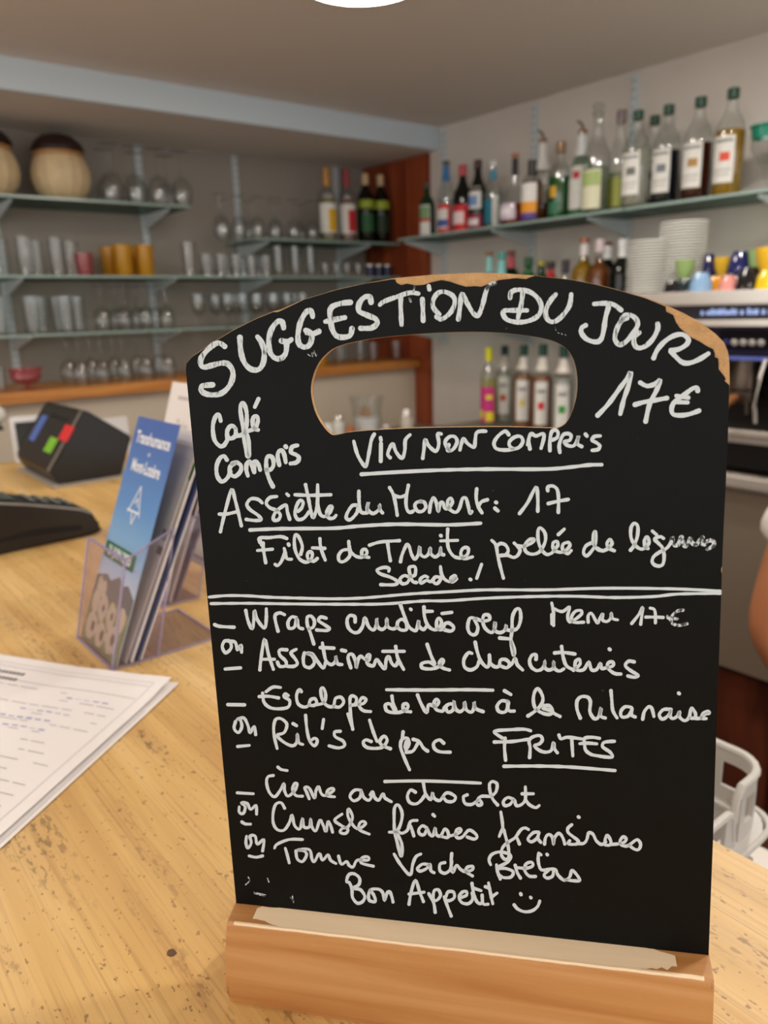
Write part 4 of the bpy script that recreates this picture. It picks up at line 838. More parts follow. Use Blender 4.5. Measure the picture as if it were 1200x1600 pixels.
# second shelf
row('tumbler', -10, 116, 6, Z2, YF, 'clear straight tumbler left of the amber ones', 'clear tumblers on the second shelf')
row('tumbler', 2, 112, 5, Z2, YK, 'clear straight tumbler behind the front row left of the amber ones', 'clear tumblers in the back row of the second shelf')
row('rosy', 131, 142, 1, Z2, YF, 'short rosy tumbler next to the amber ones', None)
row('amber', 160, 226, 4, Z2, YF, 'amber yellow tumbler on the second shelf', 'amber tumblers on the second shelf')
row('amber', 172, 216, 2, Z2, YK, 'amber yellow tumbler behind the front amber row', 'amber tumblers in the back row')
row('tumbler', 250, 296, 3, Z2, YF, 'clear tumbler just right of the amber ones', 'clear tumblers right of the amber ones')
row('short', 322, 416, 6, Z2, YF, 'short clear tumbler in the middle of the second shelf', 'short tumblers in the middle of the second shelf')
row('short', 330, 406, 4, Z2, YK, 'short clear tumbler in the back row mid second shelf', 'short tumblers, middle back row')
row('highball', 436, 486, 3, Z2, YF, 'narrow highball glass with bright streak on the second shelf', 'highball glasses on the second shelf')
row('shot', 508, 560, 5, Z2, YF, 'small shot glass on the second shelf under the aperitif bottles', 'shot glasses under the aperitif bottles')
# third shelf
row('tumbler', -4, 132, 7, Z3, YF, 'clear tumbler at the left of the third shelf', 'clear tumblers on the third shelf')
row('tumbler', 4, 122, 5, Z3, YK, 'clear tumbler in the back row of the third shelf', 'clear tumblers in the back row of the third shelf')
row('wine_inv', 160, 262, 5, Z3, YF, 'wine glass upside down on the third shelf', 'inverted wine glasses on the third shelf')
row('wine_inv', 150, 246, 4, Z3, YK, 'wine glass upside down in the back row of the third shelf', 'inverted wine glasses in the back row of the third shelf')
row('goblet', 280, 312, 2, Z3, YF, 'short stemmed goblet right of the inverted wine glasses', 'goblets on the third shelf')
row('goblet', 334, 474, 7, Z3, YF, 'short stemmed goblet behind the arched top of the board', 'goblets on the third shelf at the board')
row('goblet', 338, 462, 5, Z3, YK, 'short stemmed goblet in the back row behind the board', 'goblets in the back row of the third shelf')
row('goblet', 490, 600, 5, Z3, YF, 'short stemmed goblet hidden behind the board top', 'goblets on the third shelf right end')
# ledge
ZL = 1.2323
row('coupe', 40, 92, 2, ZL, 2.66, 'pink tinted dessert glass on the honey ledge', 'pink dessert glasses on the ledge')
row('short', -6, 14, 2, ZL, 2.66, 'short clear tumbler at the left end of the ledge', 'short tumblers at the left end of the ledge')
row('wine_inv', 126, 262, 5, ZL, 2.66, 'wine glass upside down in the front row of the ledge', 'inverted wine glasses on the ledge front')
row('wine_inv', 108, 250, 5, ZL, 2.77, 'wine glass upside down in the back row of the ledge', 'inverted wine glasses on the ledge back')
row('goblet', 276, 300, 2, ZL, 2.70, 'stemmed goblet on the ledge next to the left shoulder of the board', 'goblets on the ledge')
row('amber', 500, 512, 1, ZL, 2.67, 'yellowish tumbler seen at the left end of the handle hole', None)
row('highball', 530, 562, 3, ZL, 2.67, 'bluish highball glass seen through the handle hole', 'highball glasses through the handle hole')
row('short', 582, 618, 3, ZL, 2.67, 'short tumbler seen through the handle hole', 'short tumblers through the handle hole')

# ribbed pots
M_pot = mat('cream_ribbed_glaze', (214, 190, 150), .5, var=.08, vscale=30); M_lid = mat('dark_brown_lid', (42, 20, 12), .45); M_tan = mat('tan_rim', (176, 128, 76), .5)
def pot(px, label, s=1.0, cut=None):
    yy = YL - .15; X = at(px, 290, Y=yy).x
    t = thing('ribbed_pot', label, 'pot', (X, yy, ZA1 + .0002))
    bm = B(); n = 64; prof = [(0, 0), (.050, 0), (.062, .008), (.088, .04), (.098, .075), (.096, .105), (.086, .135), (.076, .15)]
    rings = []
    for r, z in prof:
        if r == 0: rings.append([bm.verts.new((0, 0, 0))]); continue
        rings.append([bm.verts.new((r * s * (1 + (.018 if i % 4 < 2 else -.012)) * math.cos(2 * math.pi * i / n), r * s * (1 + (.018 if i % 4 < 2 else -.012)) * math.sin(2 * math.pi * i / n), z * s)) for i in range(n)])
    for a, b in zip(rings, rings[1:]):
        for i in range(n):
            if len(a) == 1: bm.faces.new((a[0], b[(i + 1) % n], b[i]))
            else: bm.faces.new((a[i], a[(i + 1) % n], b[(i + 1) % n], b[i]))
    mesh_obj('body', bm, M_pot, t, True)
    mesh_obj('rim', lathe(B(), [(.076 * s, .148 * s), (.082 * s, .150 * s), (.084 * s, .160 * s), (.078 * s, .163 * s), (.0, .163 * s)], 40), M_tan, t, True)
    mesh_obj('lid', lathe(B(), [(.0, .1635 * s), (.086 * s, .1635 * s), (.087 * s, .172 * s), (.078 * s, .192 * s), (.055 * s, .212 * s), (.028 * s, .221 * s), (0, .223 * s)], 40), M_lid, t, True)
pot(97, 'cream ribbed round pot with dark brown domed lid, whole in view', .95)
pot(-16, 'cream ribbed round pot with dark lid cut by the left edge', .95)
# dark blue boxes next to the wood lining
for i, (px, lab) in enumerate(((578, 'small dark blue tin nearest the shot glasses'), (592, 'small dark blue tin in the middle by the wood lining'), (605, 'small dark blue tin nearest the wood lining'))):
    X = at(px, 425, Y=YF).x
    t = thing('small_tin', lab, 'tin', (X, YF, Z2 + .0003))
    mesh_obj('body', lathe(B(), [(0, 0), (.019, 0), (.019, .045), (0, .045)], 20), mat('dark_blue_tin', (34, 38, 78), .35), t, True)
    mesh_obj('lid', lathe(B(), [(0, .0452), (.0198, .0452), (.0198, .052), (.018, .054), (0, .054)], 20), M_steel, t, True)
# ------------------------------------------------------------------ right wall: rails, glass shelves, bottles
def liquid(name, rgb, opac=.5):
    m, t, b = new_mat(name); t.nodes.remove(b); N, L = t.nodes, t.links
    out = [n for n in N if n.type == 'OUTPUT_MATERIAL'][0]
    tr = N.new('ShaderNodeBsdfTransparent'); tr.inputs[0].default_value = lin(rgb)
    df = N.new('ShaderNodeBsdfDiffuse'); df.inputs[0].default_value = lin([c * .9 for c in rgb])
    mx = N.new('ShaderNodeMixShader'); mx.inputs[0].default_value = opac; L.new(tr.outputs[0], mx.inputs[1]); L.new(df.outputs[0], mx.inputs[2])
    L.new(mx.outputs[0], out.inputs['Surface']); return m
M_bt = glass_mat('bottle_glass', (250, 252, 251), (204, 212, 210), .3, rough=.03)
M_bt_g = glass_mat('green_bottle_glass', (40, 120, 60), (8, 46, 22), .2, diff=.25, dcol=(14, 84, 40))
M_bt_d = glass_mat('dark_bottle_glass', (26, 34, 18), (6, 8, 4), .25, diff=.4, dcol=(14, 20, 10))
M_lab_w = mat('white_label', (228, 226, 220), .6, var=.04, vscale=60)
_m = {}
def cm(rgb, rough=.4, metal=0):
    k = (tuple(rgb), rough, metal)
    if k not in _m: _m[k] = mat('tint_%d_%d_%d' % tuple(rgb), rgb, rough, metal)
    return _m[k]
def lq(rgb, op=.5):
    k = ('l', tuple(rgb), op)
    if k not in _m: _m[k] = liquid('liquid_%d_%d_%d' % tuple(rgb), rgb, op)
    return _m[k]
for (px, lab, zlo) in ((697, 'pale blue slotted rail next to the wood lining on the bottle wall', 1.30), (838, 'pale blue slotted rail behind the amber pourer bottles', 1.30), (995, 'pale blue slotted rail behind the first syrup bottle', 1.30), (1215, 'pale blue slotted rail at the right end of the bottle shelf', 1.30)):
    y = {697: 2.42, 838: 1.9525, 995: 1.5497, 1215: 1.02}[px]
    r = rail(lab, (XR, y), zlo, CEIL - .012, 'X')
    bracket(r, 1.7095, .22, 'X')
    if y > 1.3: bracket(r, 1.3665, .22, 'X')
def plate_r(label, y0, y1, z, x0=2.05):
    t = thing('glass_shelf', label, 'shelf', (x0, y0, z - TH + .0003))
    W_, D = XR - .013 - x0, y1 - y0
    mesh_obj('plate', box(B(), .0015, W_ - .0015, .0015, D - .0015, 0, TH - .0005), M_shelf, t)
    bm = B()
    for a, b, c, d_ in ((0, .0012, 0, D), (W_ - .0012, W_, 0, D), (.0012, W_ - .0012, 0, .0012), (.0012, W_ - .0012, D - .0012, D)): box(bm, a, b, c, d_, 0, TH - .0005)
    o = mesh_obj('ground_edge', bm, M_edge, t); o['kind'] = 'stuff'
ZR, ZR2 = 1.718, 1.375
plate_r('top bottle shelf plate next to the wood lining', 1.985, 2.43, ZR)
plate_r('top bottle shelf plate under the green and amber bottles', 1.405, 1.98, ZR)
plate_r('top bottle shelf plate under the syrup bottles', .60, 1.40, ZR)
plate_r('lower bottle shelf plate behind the arched top of the board', 1.36, 2.43, ZR2)
# bottle silhouettes: (radius factor, height factor)
SH = {
 'syrup': [(0, 0), (.92, 0), (1, .02), (1, .58), (.97, .63), (.80, .70), (.52, .77), (.38, .83), (.33, .90), (.33, .93), (.38, .935), (.38, .955), (.33, .96)],
 'wine': [(0, 0), (.94, 0), (1, .015), (1, .60), (.96, .66), (.72, .73), (.42, .79), (.36, .84), (.35, .93), (.41, .935), (.41, .955), (.36, .96)],
 'tall': [(0, 0), (.92, 0), (1, .02), (1, .52), (.90, .60), (.60, .69), (.42, .76), (.36, .86), (.36, .93), (.42, .94), (.42, .955), (.36, .96)],
 'round': [(0, 0), (.7, 0), (.88, .03), (1, .14), (1, .26), (.86, .40), (.55, .50), (.26, .56), (.22, .64), (.20, .93), (.25, .94), (.25, .955), (.20, .96)],
 'square': [(0, 0), (.95, 0), (1, .02), (1, .62), (.94, .67), (.5, .72), (.36, .76), (.34, .93), (.42, .94), (.42, .955), (.34, .96)]}
def radius_at(P, zf):
    for (r0, z0), (r1, z1) in zip(P, P[1:]):
        if z0 <= zf <= z1 and z1 > z0: return r0 + (r1 - r0) * (zf - z0) / (z1 - z0)
    return P[-1][0]
def patch(bm, R, H, P, z0, z1, a0, a1, off, n=10, m_=3, skew=0):
    g = []
    for j in range(m_ + 1):
        zf = z0 + (z1 - z0) * j / m_; r = radius_at(P, zf) * R + off
        g.append([bm.verts.new((r * math.cos(a0 + (a1 - a0) * i / n), r * math.sin(a0 + (a1 - a0) * i / n), zf * H)) for i in range(n + 1)])
    for j in range(m_):
        for i in range(n): bm.faces.new((g[j][i], g[j][i + 1], g[j + 1][i + 1], g[j + 1][i]))
    return bm
def bottle(label, x, y, z, H, R, shape='syrup', glass=None, fill=None, fl=.6, cap=(20, 70, 48), caph=.09, capr=None, labels=(), pourer=False, ball=False, group=None, face=math.pi, neckband=None, metalcap=0, name='bottle', cat='bottle'):
    t = thing(name, label, cat, (x, y, z + .0003), face, group); P = SH[shape]; glass = glass or M_bt
    mesh_obj('glass_body', lathe(B(), [(r * R, h * H) for r, h in P], 28), glass, t, True)
    if fill is not None:
        pts = [(0, .008)] + [(max(.001, radius_at(P, zf) * R - .0025), zf * H) for zf in [.03 + (fl - .03) * i / 12 for i in range(13)]] + [(0, fl * H)]
        mesh_obj('liquid', lathe(B(), pts, 24), fill, t, True)
    nr = P[-1][0] * R; cr = capr or nr * 1.12 + .001
    if ball:
        mesh_obj('stopper', lathe(B(), [(0, .93 * H), (nr * .8, .93 * H), (nr * .8, .962 * H), (nr * 1.3, .965 * H), (nr * 1.3, .975 * H), (nr * .5, .985 * H), (nr * 1.1, H * 1.005), (nr * 1.3, H * 1.03), (nr * 1.0, H * 1.055), (0, H * 1.065)], 20), M_bt, t, True)
    elif pourer:
        pb = lathe(B(), [(0, .962 * H), (nr * 1.1, .962 * H), (nr * 1.1, .985 * H), (nr * .6, 1.0 * H), (0, 1.0 * H)], 16)
        mesh_obj('pourer_collar', pb, cm((150, 104, 60), .35, .4), t, True)
        mesh_obj('pourer_spout', tube(B(), [(0, 0, H), (.002, 0, H * 1.03), (.012, 0, H * 1.06), (.028, 0, H * 1.07)], [.0042, .004, .0035, .003], 8), cm((90, 86, 78), .3, .6), t, True)
    else:
        z0 = H * (1 - caph)
        mesh_obj('cap', lathe(B(), [(cr, z0), (cr, H * .995), (cr * .9, H), (0, H), (0, H * .965), (cr * .96, H * .965), (cr * .96, z0), (cr, z0)], 20), cm(cap, .35, metalcap), t, True)
    if neckband:
        z0, z1, c = neckband
        mesh_obj('neck_label', patch(B(), R, H, P, z0, z1, -math.pi, math.pi, .0006, 20, 2), cm(c), t)
    for k, L_ in enumerate(labels):
        z0, z1, w, c = L_[:4]; off = .0006 + .0003 * k; sh = L_[4] if len(L_) > 4 else 0
        mesh_obj('label' if k == 0 else 'label_print', patch(B(), R, H, P, z0, z1, -w + sh, w + sh, off), M_lab_w if c == 'w' else cm(c, .6), t)
    return t
def on_shelf(px, ytop, zsh, x=2.165):
    p = at(px, ytop, X=x); return p.y, p.z - zsh
BT = []
def B_(label, px, ytop, zsh, R, x=2.165, k=1.0, **kw):
    lo = 1.93 if zsh < 1.1 else 2.055
    for xx in [x] + [lo + R + k_ * .012 for k_ in range(20) if lo + R + k_ * .012 < 2.275 - R]:
        y, H = on_shelf(px, ytop, zsh, xx)
        if not any(abs(zz - zsh) < .01 and math.hypot(xx - x2, y - y2) < R + r2 + .001 for x2, y2, zz, r2 in BT) and abs(y - 2.5) > .0: x = xx; break
    y, H = on_shelf(px, ytop, zsh, x); BT.append((x, y, zsh, R)); return bottle(label, x, y, zsh, H * k, R, **kw)
G = 'bottles on the top shelf of the right wall'
B_('small green glass bottle with pale green and red label, next to the wood lining', 667, 287, ZR, .030, shape='wine', glass=M_bt_g, fill=lq((10, 30, 14), .9), fl=.6, cap=(60, 60, 54), labels=((.06, .60, 1.2, 'w'), (.36, .58, 1.1, (120, 156, 110)), (.30, .36, 1.15, (196, 60, 40))), group=G)
B_('clear bottle with blue neck and red blue label, second from the wood lining', 697, 252, ZR, .034, shape='tall', fill=lq((230, 236, 238), .1), fl=.5, cap=(70, 74, 78), caph=.05, neckband=(.74, .93, (46, 116, 176)), labels=((.05, .42, 1.25, (216, 60, 62)), (.10, .36, .9, 'w'), (.12, .22, .95, (70, 90, 160))), group=G)
B_('dark bottle with red neck and broad bright red label', 723, 258, ZR, .036, shape='tall', glass=M_bt_d, fill=lq((30, 14, 14), .9), fl=.55, cap=(190, 60, 70), caph=.16, labels=((.04, .42, 1.4, (206, 38, 44)), (.14, .32, .9, (240, 214, 214))), group=G)
B_('dark glass bottle with black cherry cap and white blue label', 747, 250, ZR, .034, shape='tall', glass=M_bt_d, fill=lq((50, 16, 26), .9), fl=.6, cap=(58, 16, 28), caph=.12, labels=((.32, .62, 1.1, 'w'), (.36, .50, .7, (120, 150, 200)), (.05, .24, 1.2, (150, 44, 70)), (.09, .18, .8, (236, 226, 226))), group=G)
B_('clear bottle with white capsule and teal label', 771, 252, ZR, .032, shape='tall', fill=lq((226, 236, 236), .15), fl=.55, cap=(222, 228, 230), caph=.08, neckband=(.74, .86, (70, 150, 180)), labels=((.10, .45, 1.0, (34, 118, 140)), (.06, .50, .35, 'w', 1.0)), group=G)
B_('round bellied amber liqueur bottle with pale oval label and black neck', 805, 240, ZR, .050, x=2.13, shape='round', fill=lq((176, 60, 36), .6), fl=.30, cap=(182, 108, 70), caph=.05, neckband=(.70, .93, (24, 22, 26)), labels=((.08, .30, .8, (222, 204, 220)), (.14, .24, .5, (240, 234, 240))), group=G)
B_('amber bottle with dark neck, white orange and violet label', 832, 250, ZR, .034, shape='wine', fill=lq((140, 64, 24), .6), fl=.66, cap=(34, 30, 32), caph=.24, labels=((.30, .62, 1.2, 'w'), (.14, .32, 1.2, (234, 158, 44)), (.04, .14, 1.1, (92, 66, 150))), group=G)
B_('tall white necked bottle with brass pourer and rust red base', 849, 208, ZR, .035, x=2.19, shape='tall', fill=lq((150, 62, 36), .7), fl=.40, neckband=(.62, .93, (222, 220, 216)), labels=((.24, .46, 1.2, (226, 220, 208)),), pourer=True, k=.95, group=G)
B_('bright green liqueur bottle with small yellow label', 877, 222, ZR, .038, shape='square', glass=M_bt, fill=lq((6, 112, 34), .75), fl=.56, cap=(150, 112, 70), caph=.14, labels=((.30, .44, .35, (224, 176, 60)), (.08, .24, .6, (60, 120, 90))), group=G)
B_('clear green tinted bottle with white label, red emblem and pourer', 911, 197, ZR, .037, shape='tall', glass=M_bt, fill=lq((190, 214, 196), .2), fl=.7, neckband=(.70, .93, (226, 228, 230)), labels=((.10, .58, 1.2, 'w'), (.44, .52, .3, (190, 44, 50), .2), (.0301, .08, 1.2, (40, 110, 70))), pourer=True, k=.97, group=G)
B_('tall clear bottle with glass ball stopper and pale green label', 936, 162, ZR, .040, shape='tall', fill=lq((220, 230, 214), .15), fl=.45, labels=((.04, .42, 1.0, (222, 220, 190)), (.26, .40, .95, (170, 190, 120))), ball=True, k=.95, group=G)
B_('tall slim clear bottle with greyish capsule and yellow green label', 972, 172, ZR, .034, shape='tall', fill=lq((224, 232, 210), .15), fl=.4, cap=(126, 112, 116), caph=.12, labels=((.06, .34, .9, (186, 190, 96)),), group=G)
SY = 'syrup bottles with dark green caps on the top shelf'
def syrup(label, px, ytop, zsh, x, col, fruit, op=.6, fl=.60, R=.039, **kw):
    return B_(label, px, ytop, zsh, R, x=x, shape='syrup', fill=lq(col, op), fl=fl, cap=(14, 66, 46), labels=((.13, .56, .74, 'w'), (.33, .41, .34, fruit, .12), (.50, .53, .6, (150, 150, 148)), (.24, .255, .6, (178, 176, 172)), (.20, .212, .5, (178, 176, 172))), group=SY, face=math.radians(186), **kw)
syrup('green capped syrup bottle with cloudy white syrup and grey fruit on its label', 998, 173, ZR, 2.15, (206, 204, 188), (110, 112, 104), .5)
syrup('green capped syrup bottle standing behind the others, mostly hidden', 1024, 181, ZR, 2.235, (120, 130, 120), (120, 120, 120), .5, fl=.5)
syrup('green capped syrup bottle with almost black syrup', 1046, 164, ZR, 2.145, (22, 24, 34), (120, 124, 132), .92, fl=.55)
syrup('green capped syrup bottle with dark red syrup and tan fruit on its label', 1096, 152, ZR, 2.14, (66, 16, 14), (176, 134, 76), .85, fl=.56)
syrup('green capped syrup bottle with golden syrup and red fruit on its label, largest', 1147, 138, ZR, 2.135, (206, 162, 44), (224, 84, 64), .5, fl=.62)
# stem glass with green rim at the right end
p = at(1192, 305, X=2.15)
t = thing('stem_glass', 'clear stem glass with a teal green rim at the right end of the bottle shelf', 'glass', (2.15, p.y, ZR + .0003))
mesh_obj('bowl', lathe(B(), [(0, 0), (.034, 0), (.034, .002), (.006, .008), (.005, .06), (.02, .075), (.040, .11), (.040, .15), (.039, .15), (.0385, .11), (.018, .078), (0, .072)], 24), M_gl, t, True)
mesh_obj('rim_band', lathe(B(), [(.0405, .135), (.0412, .158), (.046, .162), (.046, .166), (.040, .164), (.0385, .136), (.0405, .135)], 24), mat('teal_green_rim', (20, 132, 108), .3), t, True)
# lower shelf, behind the arch of the board
G2 = 'bottles on the lower shelf of the right wall'
B_('clear bottle with aqua neck label and bronze cap, leftmost on the lower shelf', 765, 393, ZR2, .033, shape='tall', glass=M_bt_g if 0 else None, fill=lq((214, 232, 226), .2), fl=.5, cap=(150, 110, 70), caph=.05, neckband=(.72, .93, (150, 214, 212)), group=G2)
B_('clear bottle with turquoise capsule, second on the lower shelf', 784, 395, ZR2, .033, shape='tall', fill=lq((214, 232, 226), .2), fl=.5, cap=(70, 158, 150), caph=.08, neckband=(.70, .90, (130, 204, 204)), group=G2)
B_('green bottle with rose red neck label on the lower shelf', 799, 392, ZR2, .033, x=2.2, shape='wine', glass=M_bt_g, cap=(130, 56, 40), caph=.05, neckband=(.78, .93, (206, 76, 90)), group=G2)
B_('all green bottle with green capsule on the lower shelf', 826, 402, ZR2, .034, shape='wine', glass=M_bt_g, cap=(18, 84, 44), caph=.12, neckband=(.70, .84, (20, 104, 52)), group=G2)
B_('green bottle with olive gold capsule on the lower shelf', 846, 407, ZR2, .034, shape='wine', glass=M_bt_g, cap=(150, 140, 60), caph=.08, group=G2)
B_('bottle with black capsule and red neck band on the lower shelf', 861, 409, ZR2, .033, x=2.2, shape='wine', glass=M_bt_d, cap=(46, 34, 40), caph=.1, neckband=(.74, .88, (196, 40, 44)), group=G2)
B_('small dark capsuled bottle in the middle of the lower shelf', 884, 406, ZR2, .030, shape='tall', glass=M_bt, fill=lq((90, 84, 92), .5), cap=(58, 48, 58), caph=.2, group=G2)
B_('golden yellow spirit bottle with white neck foil on the lower shelf', 914, 372, ZR2, .040, x=2.14, shape='square', fill=lq((196, 150, 24), .6), fl=.80, cap=(176, 106, 70), caph=.05, neckband=(.80, .93, (224, 214, 214)), group=G2)
B_('amber brown spirit bottle with pale neck on the lower shelf', 938, 374, ZR2, .036, x=2.2, shape='square', fill=lq((140, 76, 24), .7), fl=.8, cap=(214, 196, 200), caph=.14, group=G2)
B_('dark olive bottle with tall white neck foil on the lower shelf', 950, 378, ZR2, .034, x=2.10, shape='wine', glass=M_bt_d, cap=(120, 66, 44), caph=.04, neckband=(.80, .95, (232, 232, 234)), labels=((.3, .6, .9, 'w'),), group=G2)
B_('dark green bottle with white foil beside the saucers', 974, 374, ZR2, .034, x=2.16, shape='wine', glass=M_bt_d, cap=(214, 214, 216), caph=.1, neckband=(.80, .92, (224, 226, 228)), group=G2)
# syrups and juice on the back worktop, seen through the handle hole
ZW = 1.0153
SW = 'bottles on the back worktop seen through the handle hole'
B_('slim bottle with yellow cap and magenta label, seen through the handle hole', 764, 543, ZW, .030, x=2.12, shape='wine', fill=lq((232, 226, 160), .3), fl=.6, cap=(228, 222, 20), caph=.17, labels=((.05, .50, 1.5, (206, 50, 130)), (.06, .18, .5, (232, 216, 40), .9), (.10, .2, .4, (232, 216, 40), -.3), (.34, .40, .4, (232, 216, 40), .8)), group=SW)
def syrup2(label, px, ytop, x, col, fruit):
    return B_(label, px, ytop, ZW, .036, x=x, shape='syrup', fill=lq(col, .5), fl=.66, cap=(12, 62, 48), caph=.12, neckband=(.72, .86, (214, 206, 196)), labels=((.13, .60, .62, 'w'), (.30, .38, .3, fruit), (.48, .52, .4, (150, 150, 148))), group=SW, face=math.radians(215))
syrup2('clear syrup bottle with green cap right behind the yellow capped one', 789, 540, 2.20, (226, 226, 214), (196, 96, 70))
syrup2('peach coloured syrup bottle with yellow fruit label in the handle hole', 819, 539, 2.10, (206, 150, 110), (224, 206, 120))
syrup2('peach coloured syrup bottle with red fruit label in the handle hole', 849, 538, 2.06, (200, 138, 100), (214, 44, 52))
syrup2('clear syrup bottle with green leaf label at the right end of the handle hole', 882, 540, 2.03, (222, 226, 218), (60, 150, 60))
# aperitif bottles on the left wall
def L_b(label, px, ytop, R, **kw):
    y = YF; p = at(px, ytop, Y=y); return bottle(label, p.x, y, ZB1, p.z - ZB1, R, face=math.radians(245), **kw)
GA = 'aperitif bottles on the upper right glass shelf'
L_b('clear aperitif bottle with gold capsule and yellow label', 509, 263, .036, shape='square', fill=lq((214, 206, 160), .3), fl=.6, cap=(196, 140, 62), caph=.24, labels=((.12, .52, 1.3, 'w'), (.14, .44, .6, (224, 176, 30), .5)), group=GA)
L_b('clear aperitif bottle with red capsule and red label', 540, 265, .036, shape='square', fill=lq((216, 176, 170), .3), fl=.6, cap=(150, 44, 50), caph=.24, labels=((.12, .52, 1.3, 'w'), (.14, .44, .6, (196, 36, 42), .5)), group=GA)
L_b('black green wine bottle with yellow shoulder label, left one of two', 570, 272, .036, shape='wine', glass=M_bt_d, cap=(206, 178, 140), caph=.16, labels=((.50, .62, 1.4, (150, 170, 50)), (.16, .42, .8, (34, 90, 50))), group=GA)
L_b('black green wine bottle with yellow shoulder label, nearest the wood lining', 594, 274, .036, shape='wine', glass=M_bt_d, cap=(206, 178, 140), caph=.16, labels=((.50, .62, 1.4, (160, 176, 50)), (.16, .42, .8, (24, 50, 26))), group=GA)
# ------------------------------------------------------------------ coffee machine, cups and saucers
MZ = 1.462
M_chrome = mat('bright_polished_steel', (238, 232, 224), .24, metal=.72)
M_group = mat('dark_group_metal', (96, 84, 74), .3, metal=.8)
M_mblack = mat('machine_black_glass', (24, 24, 30), .18)
t = thing('coffee_machine', 'black and steel espresso machine under the coloured cups, cut by the right edge', 'coffee machine', (1.90, .42, ZW))
H_ = MZ - ZW; YM = .86        # length of the machine along the wall
mesh_obj('body', box(B(), .10, .385, 0, YM, .10, H_ - .012, .004), M_mblack, t)
mesh_obj('cup_tray', box(B(), -.02, .385, -.005, YM + .005, H_ - .012, H_ - .002, .002), M_steel, t)
mesh_obj('cup_rail', box(B(), -.030, -.018, -.01, YM + .01, H_ - .024, H_ + .010, .005), M_chrome, t, True)
mesh_obj('name_panel', box(B(), -.018, .1, 0, YM, H_ - .060, H_ - .024, .002), mat('violet_black_panel', (34, 30, 42), .25), t)
mesh_obj('steel_strip', box(B(), -.024, -.018, 0, YM, H_ - .076, H_ - .060, .002), M_chrome, t, True)
mesh_obj('button_panel', prism(B(), [(-.018, H_ - .077), (.02, H_ - .150), (.1, H_ - .150), (.1, H_ - .077)], 'Y', 0, YM), mat('button_panel_slate', (50, 48, 62), .25), t)
# lettering on the name panel: a row of small blue-white characters, too blurred to read in the photograph
bm = B(); random.seed(4); yy = YM - .235
while yy > .03:
    wd = random.uniform(.006, .011); hh = random.uniform(.009, .015)
    box(bm, -.0186, -.0182, yy - wd, yy, H_ - .048, H_ - .048 + hh); yy -= wd + random.choice((.002, .002, .002, .008))
o = mesh_obj('panel_lettering', bm, mat('blue_white_lettering', (150, 172, 226), .5, emit=.35), t); o['kind'] = 'stuff'
def slope(b, h, out=0): f_ = (H_ - .077 - h) / .073; return (-.018 + .038 * f_ - out, b, h)
mesh_obj('keypad', box(B(), -.004, .0, YM - .405, YM - .285, -.028, .028, .002, Matrix.Translation((-.000, 0, H_ - .110)) @ Matrix.Rotation(math.radians(-27.5), 4, 'Y')), mat('keypad_dark', (22, 22, 30), .3), t)
M_btn = mat('pale_lit_button', (210, 206, 200), .4)
for i in range(5):
    p = slope(YM - .300 - i * .022, H_ - .115, .006)
    o = mesh_obj('button', lathe(B(), [(0, 0), (.0085, 0), (.0085, .003), (.006, .004), (0, .004)], 16), M_btn if i else mat('blue_button', (60, 66, 130), .4), t, True)
    o.location = p; o.rotation_euler = (0, math.radians(-118), 0)
mesh_obj('light_line', box(B(), .0, .008, .0, YM - .21, H_ - .158, H_ - .150), mat('blue_glow_strip', (84, 96, 170), .4, emit=.12), t)
mesh_obj('back_splash', box(B(), .09, .0995, 0.01, YM - .01, .10, H_ - .150), mat('splash_dark', (30, 26, 24), .25, metal=.5), t)
for y in (YM - .33, YM - .47):       # brew groups with handled filter holders, steam pipes
    g = mesh_obj('brew_group', lathe(B(), [(0, 0), (.036, 0), (.036, .03), (.030, .05), (.030, .08), (0, .08)], 24), M_group, t, True); g.location = (.045, y, H_ - .232)
    f_ = mesh_obj('filter_holder', lathe(B(), [(0, 0), (.030, 0), (.034, .012), (.034, .03), (0, .03)], 24), M_group, t, True); f_.location = (.045, y, H_ - .266)
    hd = mesh_obj('handle', tube(B(), [(-.028, 0, .015), (-.05, 0, .013), (-.085, 0, .004), (-.12, 0, -.004)], [.006, .011, .012, .009], 12), mat('copper_brown_handle', (150, 98, 58), .35), f_, True)
    mesh_obj('spout', tube(B(), [(0, -.012, -.002), (0, -.014, -.02), (-.002, -.016, -.03)], .005, 8), M_group, f_, True)
mesh_obj('steam_pipe', tube(B(), [(.0, YM - .40, H_ - .155), (-.01, YM - .395, H_ - .20), (-.012, YM - .39, H_ - .27), (-.002, YM - .392, H_ - .31)], .0045, 10), M_chrome, t, True)
mesh_obj('drip_tray', box(B(), -.02, .10, .005, YM - .005, .085, .100, .003), M_steel, t)
mesh_obj('drip_tray_lip', box(B(), -.034, -.0202, .0, YM, .103, .121, .004), M_chrome, t, True)
bm = B()
for i in range(34): box(bm, -.015, .085, .02 + i * .0245, .028 + i * .0245, .1003, .103)
o = mesh_obj('drip_grid', bm, M_steel, t); o['kind'] = 'stuff'
mesh_obj('lower_front', box(B(), .0, .385, .005, YM - .005, .018, .084, .002), M_black, t)
for x, y in ((.03, .04), (.03, YM - .04), (.34, .04), (.34, YM - .04)):
    f_ = mesh_obj('foot', lathe(B(), [(0, 0), (.02, 0), (.018, .018), (0, .018)], 16), M_black, t, True); f_.location = (x, y, 0)
